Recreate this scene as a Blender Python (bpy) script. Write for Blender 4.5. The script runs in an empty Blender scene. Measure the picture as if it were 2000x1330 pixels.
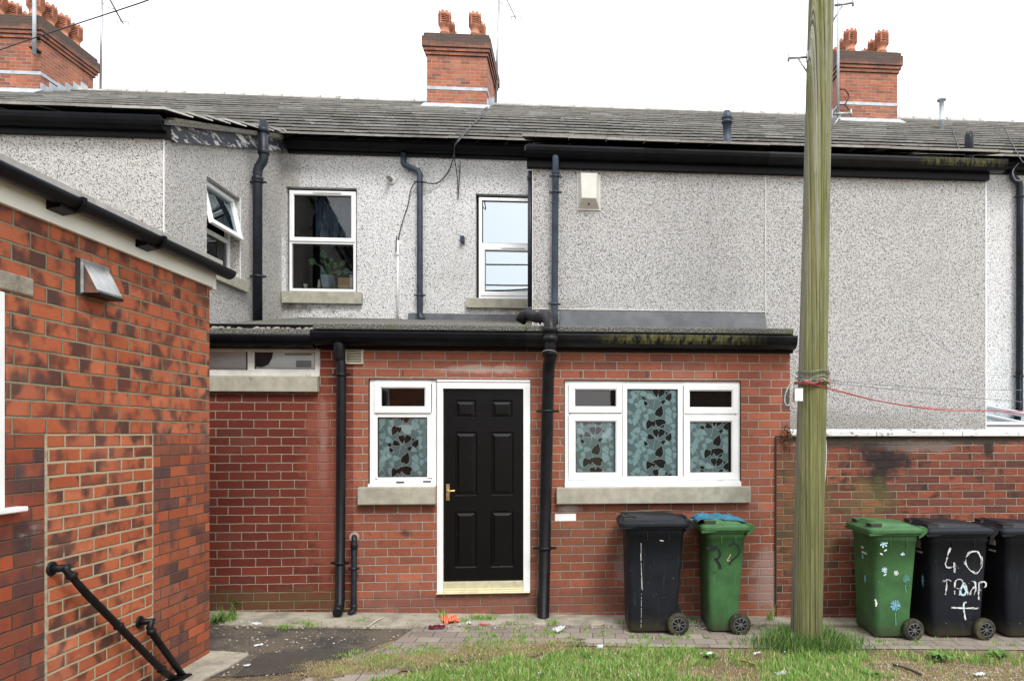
import bpy, bmesh, math, random
import numpy as np
from mathutils import Vector, Matrix, noise as mnoise
random.seed(7); RS = np.random.RandomState(7)
S = bpy.context.scene
COL = S.collection
# ------------------------------------------------------------------ camera model (metres; terrace faces -Y, camera above origin)
F = 1340.0; CX = 1230.0; CY = 848.0; H = 1.785
PSI = math.atan(100.0/F); CS = math.cos(PSI); SN = math.sin(PSI)
def ray(px, py):
    u = (px-CX)/F; v = (CY-py)/F
    return u*CS+SN, -u*SN+CS, v
def at(px, py, Y):
    a, b, c = ray(px, py); t = Y/b
    return Vector((t*a, Y, H+t*c))
def atx(px, py, X):
    a, b, c = ray(px, py); t = X/a
    return Vector((X, t*b, H+t*c))
def gz(X, Y=0): return -0.0193-0.0289*max(-6, min(8, X))
def atg(px, py, dz=0):
    a, b, c = ray(px, py)
    t = 5.0
    for _ in range(12): t = (gz(t*a)+dz-H)/c
    return Vector((t*a, t*b, gz(t*a)+dz))
def rect(x0, y0, x1, y1, Y):
    xm = (x0+x1)/2; ym = (y0+y1)/2
    return (at(x0, ym, Y).x, at(x1, ym, Y).x, at(xm, y1, Y).z, at(xm, y0, Y).z)   # X0,X1,Z0,Z1

# ------------------------------------------------------------------ node helpers
class M:
    def __init__(s, name, rough=0.7, spec=0.3, metal=0.0):
        s.m = bpy.data.materials.new(name); s.m.use_nodes = True
        s.nt = s.m.node_tree; s.b = s.nt.nodes['Principled BSDF']
        s.b.inputs['Roughness'].default_value = rough
        s.b.inputs['Specular IOR Level'].default_value = spec
        s.b.inputs['Metallic'].default_value = metal
    def n(s, t, **kw):
        nd = s.nt.nodes.new(t)
        for k, v in kw.items():
            if k.startswith('i_'):
                key = k[2:]; key = int(key) if key.isdigit() else key.replace('_', ' ')
                s.put(nd.inputs[key], v)
            else: setattr(nd, k, v)
        return nd
    def put(s, sock, v):
        if isinstance(v, bpy.types.NodeSocket): s.nt.links.new(v, sock)
        else:
            if isinstance(v, (tuple, list)) and len(v) == 3 and sock.type == 'RGBA': v = (*v, 1)
            sock.default_value = v
    def ma(s, op, a, b=None, c=None, clamp=False):
        nd = s.nt.nodes.new('ShaderNodeMath'); nd.operation = op; nd.use_clamp = clamp
        s.put(nd.inputs[0], a)
        if b is not None: s.put(nd.inputs[1], b)
        if c is not None: s.put(nd.inputs[2], c)
        return nd.outputs[0]
    def mix(s, f, a, b, mode='MIX'):
        nd = s.nt.nodes.new('ShaderNodeMix'); nd.data_type = 'RGBA'; nd.blend_type = mode
        s.put(nd.inputs[0], f); s.put(nd.inputs[6], a); s.put(nd.inputs[7], b)
        return nd.outputs[2]
    def ramp(s, f, stops, interp='LINEAR'):
        nd = s.nt.nodes.new('ShaderNodeValToRGB'); nd.color_ramp.interpolation = interp
        cr = nd.color_ramp
        while len(cr.elements) < len(stops): cr.elements.new(0.5)
        for e, (p, c) in zip(cr.elements, stops):
            e.position = p; e.color = (*c, 1) if len(c) == 3 else c
        s.put(nd.inputs[0], f); return nd.outputs[0]
    def sm(s, x, lo, hi):
        nd = s.nt.nodes.new('ShaderNodeMapRange'); nd.interpolation_type = 'SMOOTHSTEP'
        s.put(nd.inputs[0], x); s.put(nd.inputs[1], lo); s.put(nd.inputs[2], hi)
        return nd.outputs[0]
    def noise(s, vec, scale, detail=4, rough=0.55, dim='3D'):
        nd = s.n('ShaderNodeTexNoise', noise_dimensions=dim)
        if vec is not None: s.put(nd.inputs['Vector'], vec)
        nd.inputs['Scale'].default_value = scale; nd.inputs['Detail'].default_value = detail
        nd.inputs['Roughness'].default_value = rough
        return nd.outputs[0]
    def uv(s):
        return s.n('ShaderNodeUVMap').outputs[0]
    def mapv(s, vec, loc=(0,0,0), scale=(1,1,1)):
        nd = s.n('ShaderNodeMapping'); s.put(nd.inputs[0], vec)
        nd.inputs[1].default_value = loc; nd.inputs[3].default_value = scale
        return nd.outputs[0]
    def sep(s, v):
        nd = s.n('ShaderNodeSeparateXYZ'); s.put(nd.inputs[0], v); return nd.outputs
    def comb(s, x, y, z=0.0):
        nd = s.n('ShaderNodeCombineXYZ'); s.put(nd.inputs[0], x); s.put(nd.inputs[1], y); s.put(nd.inputs[2], z); return nd.outputs[0]
    def bump(s, h, dist=0.01, strength=1.0):
        nd = s.n('ShaderNodeBump'); s.put(nd.inputs['Height'], h)
        nd.inputs['Distance'].default_value = dist; nd.inputs['Strength'].default_value = strength
        s.nt.links.new(nd.outputs[0], s.b.inputs['Normal'])
    def col(s, c): s.put(s.b.inputs['Base Color'], c)
    def rough(s, r): s.put(s.b.inputs['Roughness'], r)
    def spots(s, color, uvv, lst):
        """soot, algae and limescale marks with a place and a ragged outline of their own"""
        sx = s.sep(uvv)
        nz = s.noise(uvv, 5, 5, 0.65)
        for (u, v, ru, rv, c, st) in lst:
            a = s.ma('DIVIDE', s.ma('SUBTRACT', sx[0], u), ru); b = s.ma('DIVIDE', s.ma('SUBTRACT', sx[1], v), rv)
            d = s.ma('SQRT', s.ma('ADD', s.ma('MULTIPLY', a, a), s.ma('MULTIPLY', b, b)))
            d = s.ma('ADD', d, s.ma('MULTIPLY', s.ma('SUBTRACT', nz, 0.5), 2.2))
            f = s.ma('MULTIPLY', s.ma('SUBTRACT', 1.0, s.sm(d, 0.35, 1.15)), st)
            color = s.mix(f, color, c)
        return color

def plain(name, c, rough=0.5, spec=0.4, metal=0.0, var=0.12, nscale=6, bump=0.0, bscale=60, dirt=None):
    m = M(name, rough, spec, metal)
    tc = m.n('ShaderNodeTexCoord').outputs['Object']
    nz = m.noise(tc, nscale, 6, 0.6)
    lo = tuple(x*(1-var) for x in c); hi = tuple(min(1, x*(1+var)) for x in c)
    col = m.mix(m.sm(nz, 0.3, 0.7), lo, hi)
    if dirt:
        dc, th = dirt
        n2 = m.noise(m.mapv(tc, (3, 1, 2), (1, 1, 0.5)), 9, 8, 0.7)
        col = m.mix(m.sm(n2, th, th+0.12), col, dc)
    m.col(col)
    m.rough(m.ma('ADD', rough-0.08, m.ma('MULTIPLY', nz, 0.16)))
    if bump: m.bump(m.noise(tc, bscale, 5, 0.6), bump, 0.8)
    return m.m

def brick(name, L, h, u0, v0, cols, mort=(.36,.33,.28), mw=0.010, flash=None, stain=0.15, spots=(), mvar=0.5, wav=0.0, soot=None, top=None, age=1.0):
    m = M(name, 0.85, 0.2)
    uv = m.uv()
    w = m.noise(uv, 9, 3, 0.6); w2 = m.noise(m.mapv(uv, (7,3,0)), 9, 3, 0.6)
    s0 = m.sep(uv)
    u = m.ma('ADD', m.ma('SUBTRACT', s0[0], u0), m.ma('MULTIPLY', m.ma('SUBTRACT', w, .5), 0.010))
    v = m.ma('ADD', m.ma('SUBTRACT', s0[1], v0), m.ma('MULTIPLY', m.ma('SUBTRACT', w2, .5), 0.010))
    vr = m.ma('DIVIDE', v, h); row = m.ma('FLOOR', vr); fy = m.ma('SUBTRACT', vr, row)
    rn = m.n('ShaderNodeTexWhiteNoise', noise_dimensions='1D'); m.put(rn.inputs['W'], row)
    sh = m.ma('ADD', m.ma('MULTIPLY', m.ma('MODULO', m.ma('ADD', row, 1000), 2.0), 0.5), m.ma('MULTIPLY', rn.outputs[0], 0.10))
    ur = m.ma('ADD', m.ma('DIVIDE', u, L), sh); colm = m.ma('FLOOR', ur); fx = m.ma('SUBTRACT', ur, colm)
    wn = m.n('ShaderNodeTexWhiteNoise', noise_dimensions='2D'); m.put(wn.inputs['Vector'], m.comb(colm, row))
    rid = wn.outputs[0]; rc = m.sep(wn.outputs[1])
    dx = m.ma('MULTIPLY', m.ma('MINIMUM', fx, m.ma('SUBTRACT', 1.0, fx)), L)
    dy = m.ma('MULTIPLY', m.ma('MINIMUM', fy, m.ma('SUBTRACT', 1.0, fy)), h)
    d = m.ma('MINIMUM', dx, dy)
    en = m.noise(uv, 55, 3, 0.6)
    d = m.ma('ADD', d, m.ma('MULTIPLY', m.ma('SUBTRACT', en, 0.5), 0.006))
    fac = m.sm(d, mw/2-0.002, mw/2+0.0022)           # 1 on the brick
    st = [(i/(len(cols)-1) if len(cols) > 1 else 0, c) for i, c in enumerate(cols)]
    base = m.ramp(rid, st)
    fine = m.noise(uv, 45, 6, 0.7)
    base = m.mix(m.ma('MULTIPLY', m.sm(fine, 0.35, 0.75), 0.35), base, m.mix(0.5, base, (0.05,0.02,0.015)))
    if flash:
        fc, amt, sc = flash
        off = m.n('ShaderNodeVectorMath', operation='ADD'); m.put(off.inputs[0], uv)
        m.put(off.inputs[1], m.comb(m.ma('MULTIPLY', rc[0], 13), m.ma('MULTIPLY', rc[1], 17)))
        fn = m.noise(m.mapv(off.outputs[0], (0,0,0), (1, 0.8, 1)), sc, 2.5, 0.5)
        ff = m.sm(fn, 0.58-amt*0.22, 0.77-amt*0.22)
        base = m.mix(m.ma('MULTIPLY', ff, m.ma('ADD', 0.72, m.ma('MULTIPLY', rc[2], 0.26))), base, fc)
    # per-brick tone and cloudy burn marks
    base = m.mix(m.ma('MULTIPLY', m.sm(rc[1], .72, 1.0), .45*age), base, (.10,.045,.04))
    base = m.mix(m.ma('MULTIPLY', m.sm(rc[2], .70, 1.0), .45), base, m.mix(1.0, base, (1.5,1.6,1.6), 'MULTIPLY'))
    cl = m.noise(m.mapv(uv, (3,1,0)), 14, 5, 0.7)
    base = m.mix(m.ma('MULTIPLY', m.sm(cl, .50, .72), .38*age), base, (.09,.035,.028)); base = m.mix(m.ma('MULTIPLY', m.sm(cl, .46, .28), .35), base, m.mix(1.0, base, (1.45,1.5,1.5), 'MULTIPLY'))
    # weather film: limescale and grime
    big = m.noise(uv, 1.3, 6, 0.65)
    base = m.mix(m.ma('MULTIPLY', m.sm(big, 0.5, 0.8), stain*1.6), base, (0.42,0.36,0.32))
    ef = m.noise(m.mapv(uv, (11, 5, 0), (1, 2.2, 1)), 3.4, 9, 0.75)
    base = m.mix(m.ma('MULTIPLY', m.sm(ef, 0.60, 0.75), stain*2.4), base, (0.55,0.50,0.46))
    mn = m.noise(m.mapv(uv, (2,9,0)), 2.2, 5, 0.7)
    mcol = m.mix(m.ma('MULTIPLY', m.sm(mn, 0.42, 0.66), mvar), mort, tuple(x*0.32 for x in mort))
    mcol = m.mix(m.ma('MULTIPLY', m.sm(fine, 0.4, 0.7), 0.3), mcol, tuple(x*0.6 for x in mort))
    c = m.mix(fac, mcol, base)
    if soot: c = m.mix(m.ma('MULTIPLY', m.sm(m.noise(m.mapv(uv,(5,5,0)), 2.0, 6, 0.7), 0.45, 0.75), soot), c, (0.05,0.04,0.035))
    if top:  # (z0, z1, colour) soot band of a stack
        z0, z1, tcx = top
        tz = m.ma('ADD', s0[1], m.ma('MULTIPLY', m.ma('SUBTRACT', big, 0.5), 0.5))
        c = m.mix(m.ma('MULTIPLY', m.sm(tz, z0, z1), 0.88), c, tcx)
    if spots: c = m.spots(c, uv, spots)
    m.col(c)
    m.rough(m.ma('SUBTRACT', 0.92, m.ma('MULTIPLY', fac, 0.2)))
    hh = m.ma('ADD', fac, m.ma('MULTIPLY', fine, 0.28))
    hh = m.ma('ADD', hh, m.ma('MULTIPLY', m.ma('MULTIPLY', rid, fac), 0.25))
    if wav:
        wn2 = m.n('ShaderNodeTexNoise'); m.put(wn2.inputs['Vector'], m.mapv(uv, (0,0,0), (6, 34, 1))); wn2.inputs['Scale'].default_value = 1.2
        wn2.inputs['Distortion'].default_value = 1.5
        hh = m.ma('ADD', hh, m.ma('MULTIPLY', wn2.outputs[0], wav))
    m.bump(hh, 0.008, 0.9)
    return m.m

def dash(name, light, dark, amt, sc=70, warm=(.66,.64,.59), spots=()):
    """pebbledash render: pale grit with dark chips"""
    m = M(name, 0.95, 0.1)
    uv = m.uv()
    vo = m.n('ShaderNodeTexVoronoi', voronoi_dimensions='2D'); m.put(vo.inputs['Vector'], uv); vo.inputs['Scale'].default_value = sc
    cid = m.sep(vo.outputs['Color'])
    n1 = m.noise(uv, sc, 3, 0.6); n0 = m.noise(m.mapv(uv, (5,9,0)), sc*0.42, 3, 0.6)
    f = m.ma('ADD', m.ma('MULTIPLY', n1, 0.62), m.ma('MULTIPLY', cid[0], 0.16)); f = m.ma('ADD', f, m.ma('MULTIPLY', n0, 0.22))
    t = 0.355+amt*0.035
    c = m.ramp(f, [(t, dark), (t+0.035, tuple(a*0.45+b*0.55 for a, b in zip(dark, light))), (t+0.075, light), (0.66, tuple(min(1, x*1.14) for x in light))])
    big = m.noise(uv, 0.9, 6, 0.65)
    c = m.mix(m.ma('MULTIPLY', m.sm(big, 0.45, 0.8), 0.35), c, tuple(x*0.62 for x in warm))
    st = m.noise(m.mapv(uv, (3,2,0), (5, 0.45, 1)), 1.6, 6, 0.7)
    c = m.mix(m.ma('MULTIPLY', m.sm(st, 0.55, 0.8), 0.28), c, tuple(x*0.55 for x in warm))
    if spots: c = m.spots(c, uv, spots)
    m.col(c)
    m.bump(m.ma('ADD', n1, m.ma('MULTIPLY', vo.outputs['Distance'], 0.6)), 0.02, 0.9)
    return m.m

# ------------------------------------------------------------------ mesh builder
class MB:
    def __init__(s): s.v = []; s.f = []; s.mi = []; s.sm = []
    def add(s, vs, fs, mi=0, smooth=False):
        o = len(s.v); s.v += [tuple(v) for v in vs]
        for f in fs: s.f.append(tuple(i+o for i in f)); s.mi.append(mi); s.sm.append(smooth)
        return s
    def box(s, x0, x1, y0, y1, z0, z1, mi=0):
        if x0 > x1: x0, x1 = x1, x0
        if y0 > y1: y0, y1 = y1, y0
        if z0 > z1: z0, z1 = z1, z0
        v = [(x0,y0,z0),(x1,y0,z0),(x1,y1,z0),(x0,y1,z0),(x0,y0,z1),(x1,y0,z1),(x1,y1,z1),(x0,y1,z1)]
        return s.add(v, [(0,3,2,1),(4,5,6,7),(0,1,5,4),(1,2,6,5),(2,3,7,6),(3,0,4,7)], mi)
    def quad(s, a, b, c, d, mi=0): return s.add([a,b,c,d], [(0,1,2,3)], mi)
    def prism(s, poly, vec, mi=0, smooth=False):
        """poly: planar loop of points; vec: extrusion"""
        n = len(poly); vec = Vector(vec); P = [Vector(p) for p in poly]
        vs = P+[p+vec for p in P]
        fs = [tuple(range(n-1,-1,-1)), tuple(range(n,2*n))]
        s.add(vs, fs, mi)
        o = len(s.v)-2*n
        for i in range(n):
            s.f.append((o+i, o+(i+1) % n, o+n+(i+1) % n, o+n+i)); s.mi.append(mi); s.sm.append(smooth)
        return s
    def px(s, prof, x0, x1, mi=0, smooth=False): return s.prism([(x0, y, z) for y, z in prof], (x1-x0,0,0), mi, smooth)
    def pyx(s, prof, y0, y1, mi=0, smooth=False): return s.prism([(x, y0, z) for x, z in prof], (0,y1-y0,0), mi, smooth)
    def tube(s, pts, r, n=12, mi=0, cap=True, radii=None):
        P = [Vector(p) for p in pts]; rings = []
        up = Vector((0.13, 0.21, 1))
        for i, p in enumerate(P):
            if i == 0: d = P[1]-P[0]
            elif i == len(P)-1: d = P[-1]-P[-2]
            else: d = (P[i+1]-p).normalized()+(p-P[i-1]).normalized()
            d.normalize()
            if abs(d.dot(up.normalized())) > 0.97: a = Vector((1,0,0)).cross(d).normalized()
            else: a = up.cross(d).normalized()
            if i and rings:
                pa = s._pa; a = (pa-d*pa.dot(d)).normalized() if (pa-d*pa.dot(d)).length > 1e-4 else a
            s._pa = a
            b = d.cross(a); rr = radii[i] if radii else r
            rings.append([p+(a*math.cos(2*math.pi*k/n)+b*math.sin(2*math.pi*k/n))*rr for k in range(n)])
        vs = [v for rg in rings for v in rg]; fs = []
        for i in range(len(P)-1):
            for k in range(n): fs.append((i*n+k, i*n+(k+1) % n, (i+1)*n+(k+1) % n, (i+1)*n+k))
        s.add(vs, fs, mi, True)
        if cap:
            o = len(s.v)-len(vs)
            s.f.append(tuple(o+k for k in range(n-1,-1,-1))); s.mi.append(mi); s.sm.append(False)
            s.f.append(tuple(o+(len(P)-1)*n+k for k in range(n))); s.mi.append(mi); s.sm.append(False)
        return s
    def lathe(s, c, prof, n=20, mi=0, axis='z', a0=0.0):
        """prof: (r, h) pairs"""
        vs = []; fs = []
        for r, h in prof:
            for k in range(n):
                a = a0+2*math.pi*k/n
                if axis == 'z': vs.append((c[0]+r*math.cos(a), c[1]+r*math.sin(a), c[2]+h))
                elif axis == 'y': vs.append((c[0]+r*math.cos(a), c[1]+h, c[2]+r*math.sin(a)))
                else: vs.append((c[0]+h, c[1]+r*math.cos(a), c[2]+r*math.sin(a)))
        for i in range(len(prof)-1):
            for k in range(n): fs.append((i*n+k, i*n+(k+1) % n, (i+1)*n+(k+1) % n, (i+1)*n+k))
        s.add(vs, fs, mi, True); o = len(s.v)-len(vs)
        s.f.append(tuple(o+k for k in range(n-1,-1,-1))); s.mi.append(mi); s.sm.append(False)
        s.f.append(tuple(o+(len(prof)-1)*n+k for k in range(n))); s.mi.append(mi); s.sm.append(False)
        return s
    def build(s, name, mats, parent=None, bevel=0.0, loc=None, segs=2, edge_split=True):
        me = bpy.data.meshes.new(name)
        if loc is None: loc = OFF.get(parent.name, Vector((0,0,0))) if parent else Vector((0,0,0))
        loc = Vector(loc)
        me.from_pydata([(v[0]-loc.x, v[1]-loc.y, v[2]-loc.z) for v in s.v], [], s.f)
        if not isinstance(mats, (list, tuple)): mats = [mats]
        for m in mats: me.materials.append(m)
        me.polygons.foreach_set('material_index', s.mi); me.polygons.foreach_set('use_smooth', s.sm)
        uvl = me.uv_layers.new(name='UVMap'); me.update()
        for p in me.polygons:
            nx, ny, nz = abs(p.normal.x), abs(p.normal.y), abs(p.normal.z)
            for li in p.loop_indices:
                v = s.v[me.loops[li].vertex_index]
                if nz > nx and nz > ny: uvl.data[li].uv = (v[0], v[1])
                elif nx > ny: uvl.data[li].uv = (v[1], v[2])
                else: uvl.data[li].uv = (v[0], v[2])
        o = bpy.data.objects.new(name, me); COL.objects.link(o)
        if parent: o.parent = parent; OFF[o.name] = loc
        else: o.location = loc; OFF[o.name] = loc
        if bevel:
            bm = o.modifiers.new('bevel', 'BEVEL'); bm.width = bevel; bm.segments = segs; bm.limit_method = 'ANGLE'; bm.angle_limit = 0.7
        return o
OFF = {}
def tag(o, label=None, cat=None, group=None, kind=None):
    if label: o['label'] = label
    if cat: o['category'] = cat
    if group: o['group'] = group
    if kind: o['kind'] = kind
    return o
def empty(name, loc, label=None, cat=None, group=None):
    o = bpy.data.objects.new(name, None); COL.objects.link(o); o.location = loc; o.empty_display_size = 0.2
    OFF[o.name] = Vector(loc); tag(o, label, cat, group); return o

def holes_y(mb, Y, x0, x1, z0, z1, holes, dep=0.12, mi=0):
    """front wall (facing -Y) with openings and their reveals"""
    xs = sorted({x0, x1, *[h[0] for h in holes], *[h[1] for h in holes]}); xs = [x for x in xs if x0 <= x <= x1]
    zs = sorted({z0, z1, *[h[2] for h in holes], *[h[3] for h in holes]}); zs = [z for z in zs if z0 <= z <= z1]
    for a, b in zip(xs, xs[1:]):
        for c, d in zip(zs, zs[1:]):
            mx, mz = (a+b)/2, (c+d)/2
            if any(h[0] < mx < h[1] and h[2] < mz < h[3] for h in holes): continue
            mb.quad((a,Y,c), (b,Y,c), (b,Y,d), (a,Y,d), mi)
    for h in holes:
        a, b, c, d = h[:4]
        mb.quad((a,Y,c),(a,Y,d),(a,Y+dep,d),(a,Y+dep,c), mi); mb.quad((b,Y,d),(b,Y,c),(b,Y+dep,c),(b,Y+dep,d), mi)
        mb.quad((a,Y,d),(b,Y,d),(b,Y+dep,d),(a,Y+dep,d), mi); mb.quad((b,Y,c),(a,Y,c),(a,Y+dep,c),(b,Y+dep,c), mi)
def holes_x(mb, X, y0, y1, z0, z1, holes, dep=0.12, mi=0):
    """wall facing +X"""
    ys = sorted({y0, y1, *[h[0] for h in holes], *[h[1] for h in holes]})
    zs = sorted({z0, z1, *[h[2] for h in holes], *[h[3] for h in holes]})
    for a, b in zip(ys, ys[1:]):
        for c, d in zip(zs, zs[1:]):
            my, mz = (a+b)/2, (c+d)/2
            if any(h[0] < my < h[1] and h[2] < mz < h[3] for h in holes): continue
            mb.quad((X,a,c), (X,b,c), (X,b,d), (X,a,d), mi)
    for h in holes:
        a, b, c, d = h[:4]
        mb.quad((X,a,d),(X,a,c),(X-dep,a,c),(X-dep,a,d), mi); mb.quad((X,b,c),(X,b,d),(X-dep,b,d),(X-dep,b,c), mi)
        mb.quad((X,b,d),(X,a,d),(X-dep,a,d),(X-dep,b,d), mi); mb.quad((X,a,c),(X,b,c),(X-dep,b,c),(X-dep,a,c), mi)

def ring_y(mb, x0, x1, z0, z1, w, y0, y1, mi=0, wb=None):
    """rectangular frame of four bars mitred as butt joints"""
    wb = wb or w
    mb.box(x0, x0+w, y0, y1, z0, z1, mi); mb.box(x1-w, x1, y0, y1, z0, z1, mi)
    mb.box(x0+w, x1-w, y0+0.0004, y1-0.0004, z1-w, z1, mi); mb.box(x0+w, x1-w, y0+0.0004, y1-0.0004, z0, z0+wb, mi)
def mitre(mb, x0, x1, z0, z1, w, y0, y1, ch=0.012, mi=0):
    """moulded sash frame: outer lip, sloping inner bead"""
    o = [(x0,z0),(x1,z0),(x1,z1),(x0,z1)]; a = w-ch
    m_ = [(x0+a,z0+a),(x1-a,z0+a),(x1-a,z1-a),(x0+a,z1-a)]; i = [(x0+w,z0+w),(x1-w,z0+w),(x1-w,z1-w),(x0+w,z1-w)]
    rings = [[(p[0],y1,p[1]) for p in o], [(p[0],y0,p[1]) for p in o], [(p[0],y0,p[1]) for p in m_], [(p[0],y0+ch,p[1]) for p in i], [(p[0],y1,p[1]) for p in i]]
    vs = [v for r in rings for v in r]; fs = []
    for r in range(5):
        for k in range(4):
            fs.append((r*4+k, r*4+(k+1) % 4, ((r+1) % 5)*4+(k+1) % 4, ((r+1) % 5)*4+k))
    mb.add(vs, fs, mi)

# ------------------------------------------------------------------ materials
ORANGE = [(.26,.082,.048),(.31,.096,.056),(.34,.108,.060),(.28,.09,.054),(.37,.12,.066),(.26,.088,.058)]
m_ext = brick('orange_red_brick', .2225, .0826, 0.05, 2.504, ORANGE, mort=(.39,.34,.275), mw=0.0105, stain=0.13, mvar=0.35,
   spots=[(at(790,1080,6.8).x, at(790,1040,6.8).z, .10, .06, (.03,.02,.02), .7),
          (at(1220,1120,6.8).x, .45, .12, .25, (.55,.5,.47), .35), (at(1100,1010,6.8).x+.05, 1.05, .12, .05, (.6,.58,.55), .6),
          (at(940,725,6.8).x, 2.42, .5, .05, (.6,.55,.5), .4), (at(1200,1000,6.8).x, 0.75, 1.6, .5, (.10,.06,.035), .35),
          (at(1000,1180,6.8).x, 0.13, 2.4, .16, (.14,.075,.06), .55), (at(1500,1100,6.8).x, .3, .25, .35, (.42,.33,.30), .5)])
m_ext2 = brick('deep_red_brick', .2377, .0826, 0.02, 2.504, [(.115,.023,.015),(.145,.029,.018),(.13,.026,.016),(.165,.035,.021)], mort=(.36,.31,.22), mw=0.009, stain=0.04, mvar=0.3, age=.5,
   spots=[(at(632,880,6.8).x, at(632,880,6.8).z, .055, .5, (.5,.45,.42), .45), (at(640,950,6.8).x, 1.2, .30, 1.1, (.27,.085,.055), .75),
          (at(500,1180,6.8).x, 0.2, 1.6, .14, (.10,.075,.035), .6)])
m_bound = brick('rustic_boundary_brick', .2347, .0779, .07, 1.05, [(.23,.062,.036),(.11,.045,.033),(.25,.07,.04),(.09,.04,.03),(.28,.08,.045),(.18,.052,.034)], mort=(.34,.29,.21), mw=0.009,
   stain=0.04, wav=0.9, mvar=0.45, flash=((.035,.025,.02), 0.35, 7),
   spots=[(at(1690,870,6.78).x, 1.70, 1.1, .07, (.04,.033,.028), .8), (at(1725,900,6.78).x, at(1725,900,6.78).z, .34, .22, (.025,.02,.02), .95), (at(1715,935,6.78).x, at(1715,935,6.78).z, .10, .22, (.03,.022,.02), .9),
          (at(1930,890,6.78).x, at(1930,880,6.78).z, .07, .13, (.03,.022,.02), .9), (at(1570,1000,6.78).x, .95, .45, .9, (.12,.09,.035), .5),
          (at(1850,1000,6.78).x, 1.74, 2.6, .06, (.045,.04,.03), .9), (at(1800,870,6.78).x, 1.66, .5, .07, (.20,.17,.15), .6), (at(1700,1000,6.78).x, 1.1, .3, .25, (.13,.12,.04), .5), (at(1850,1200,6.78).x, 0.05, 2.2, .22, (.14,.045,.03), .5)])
FL = (.060,.034,.030)
NEAR = [(.41,.105,.045),(.46,.125,.055),(.37,.092,.04),(.50,.15,.068),(.43,.115,.05)]
m_nearU = brick('blotched_orange_brick', .228, .088, .06, 1.785, NEAR, mort=(.27,.23,.15), mw=0.012, age=.25, flash=(FL, 0.66, 6.5), stain=0.10, mvar=0.6)
m_nearC = brick('blotched_infill_brick', .236, .0763, 3.94, 1.785, NEAR, mort=(.46,.37,.24), mw=0.014, age=.25, flash=(FL, 0.60, 6.5), stain=0.14, mvar=0.25,
   spots=[(4.05, 1.17, .09, .07, (.12,.06,.045), .8)])
m_nearL = brick('dark_engineering_brick', .236, .0763, .06, 1.785, [(.11,.045,.035),(.40,.085,.03),(.075,.045,.045),(.32,.07,.03),(.14,.05,.035),(.42,.09,.035)], mort=(.12,.10,.07), mw=0.007, flash=((.05,.04,.045), 0.5, 4), stain=0.18)
m_nearR = brick('smooth_orange_brick', .225, .0755, .10, 1.785, [(.40,.10,.04),(.36,.09,.04),(.09,.055,.05),(.43,.115,.048),(.22,.075,.045),(.40,.105,.045),(.11,.06,.055)], mort=(.13,.11,.08), mw=0.007, flash=((.06,.045,.05), 0.3, 5), stain=0.10,
   spots=[(5.2,1.80,.20,.018,(.75,.75,.75),.8)])
CH = [(.36,.11,.06),(.44,.14,.075),(.24,.09,.065),(.47,.155,.08),(.30,.10,.065),(.40,.125,.065)]
m_chim = brick('chimney_brick', .225, .080, .04, 9.5, CH, mort=(.42,.36,.28), mw=0.011, stain=0.12, mvar=0.5, top=(10.76, 11.02, (.065,.057,.05)), soot=0.3)
m_opp = brick('opposite_brick', .225, .08, 0, 0, [(.16,.12,.10),(.20,.15,.12)], stain=0.1)
m_dashL = dash('pale_pebbledash', (.68,.66,.63), (.12,.105,.09), 1.5, 90)
m_dashR = dash('grey_pebbledash', (.655,.645,.625), (.11,.105,.10), 1.72, 104, spots=[(at(1085,600,7.6).x, at(1085,595,7.6).z, .4,.09,(.30,.27,.22),.35), (2.6, 1.9, 2.2, .18, (.34,.32,.27), .45)])
m_dashRec = dash('cream_pebbledash', (.80,.795,.785), (.11,.105,.10), 1.05, 78, spots=[(at(1020,600,10).x, at(1020,603,10).z, .28,.16,(.42,.32,.17),.8), (at(560,330,10).x, 5.2,.25,.9,(.30,.28,.24),.6),(at(555,610,10).x, 3.5,.4,.2,(.30,.28,.24),.6), (at(470,640,10).x, 3.55, 1.2, .1,(.12,.10,.08),.8)])
m_black = plain('black_gutter_plastic', (.0035,.004,.0055), 0.40, 0.14, var=.4, nscale=5, dirt=((.03,.03,.027), .66))
def gutter_mat(name, u, ru, st, zc, rz):
    m = M(name, 0.42, 0.22); uv = m.uv()
    c = m.mix(m.sm(m.noise(uv, 4, 6, .7), .4, .8), (.005,.0055,.007), (.012,.013,.015))
    grn = m.mix(m.noise(m.mapv(uv,(0,0,0),(40,3,1)), 1, 3, .6), (.03,.03,.015), (.17,.16,.05))
    sx = m.sep(uv); a = m.ma('ABSOLUTE', m.ma('DIVIDE', m.ma('SUBTRACT', sx[0], u), ru)); b = m.ma('ABSOLUTE', m.ma('DIVIDE', m.ma('SUBTRACT', sx[1], zc), rz))
    f = m.ma('MULTIPLY', m.ma('SUBTRACT', 1, m.sm(a, .5, 1.1)), m.ma('SUBTRACT', 1, m.sm(b, .5, 1.1)))
    f = m.ma('MULTIPLY', f, m.sm(m.noise(m.mapv(uv,(0,0,0),(26,8,1)), 1, 5, .7), .42, .6))
    m.col(m.mix(m.ma('MULTIPLY', f, st), c, grn)); m.rough(m.ma('ADD', .35, m.ma('MULTIPLY', f, .5))); return m.m
m_blueg = plain('weathered_blue_black_paint', (.032,.044,.064), 0.45, 0.3, var=.3, nscale=9, bump=.001)
m_dkpipe = plain('dark_grey_pipe', (.016,.020,.028), 0.42, 0.28, var=.35, nscale=7, dirt=((.09,.09,.09), .66))
m_iron = plain('black_iron_paint', (.006,.0065,.008), 0.45, 0.28, var=.4, nscale=8, bump=.0015, bscale=120, dirt=((.07,.06,.055), .70))
m_white = plain('white_upvc', (.86,.87,.86), 0.32, 0.5, var=.05, nscale=4, dirt=((.46,.44,.39), .70))
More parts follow.
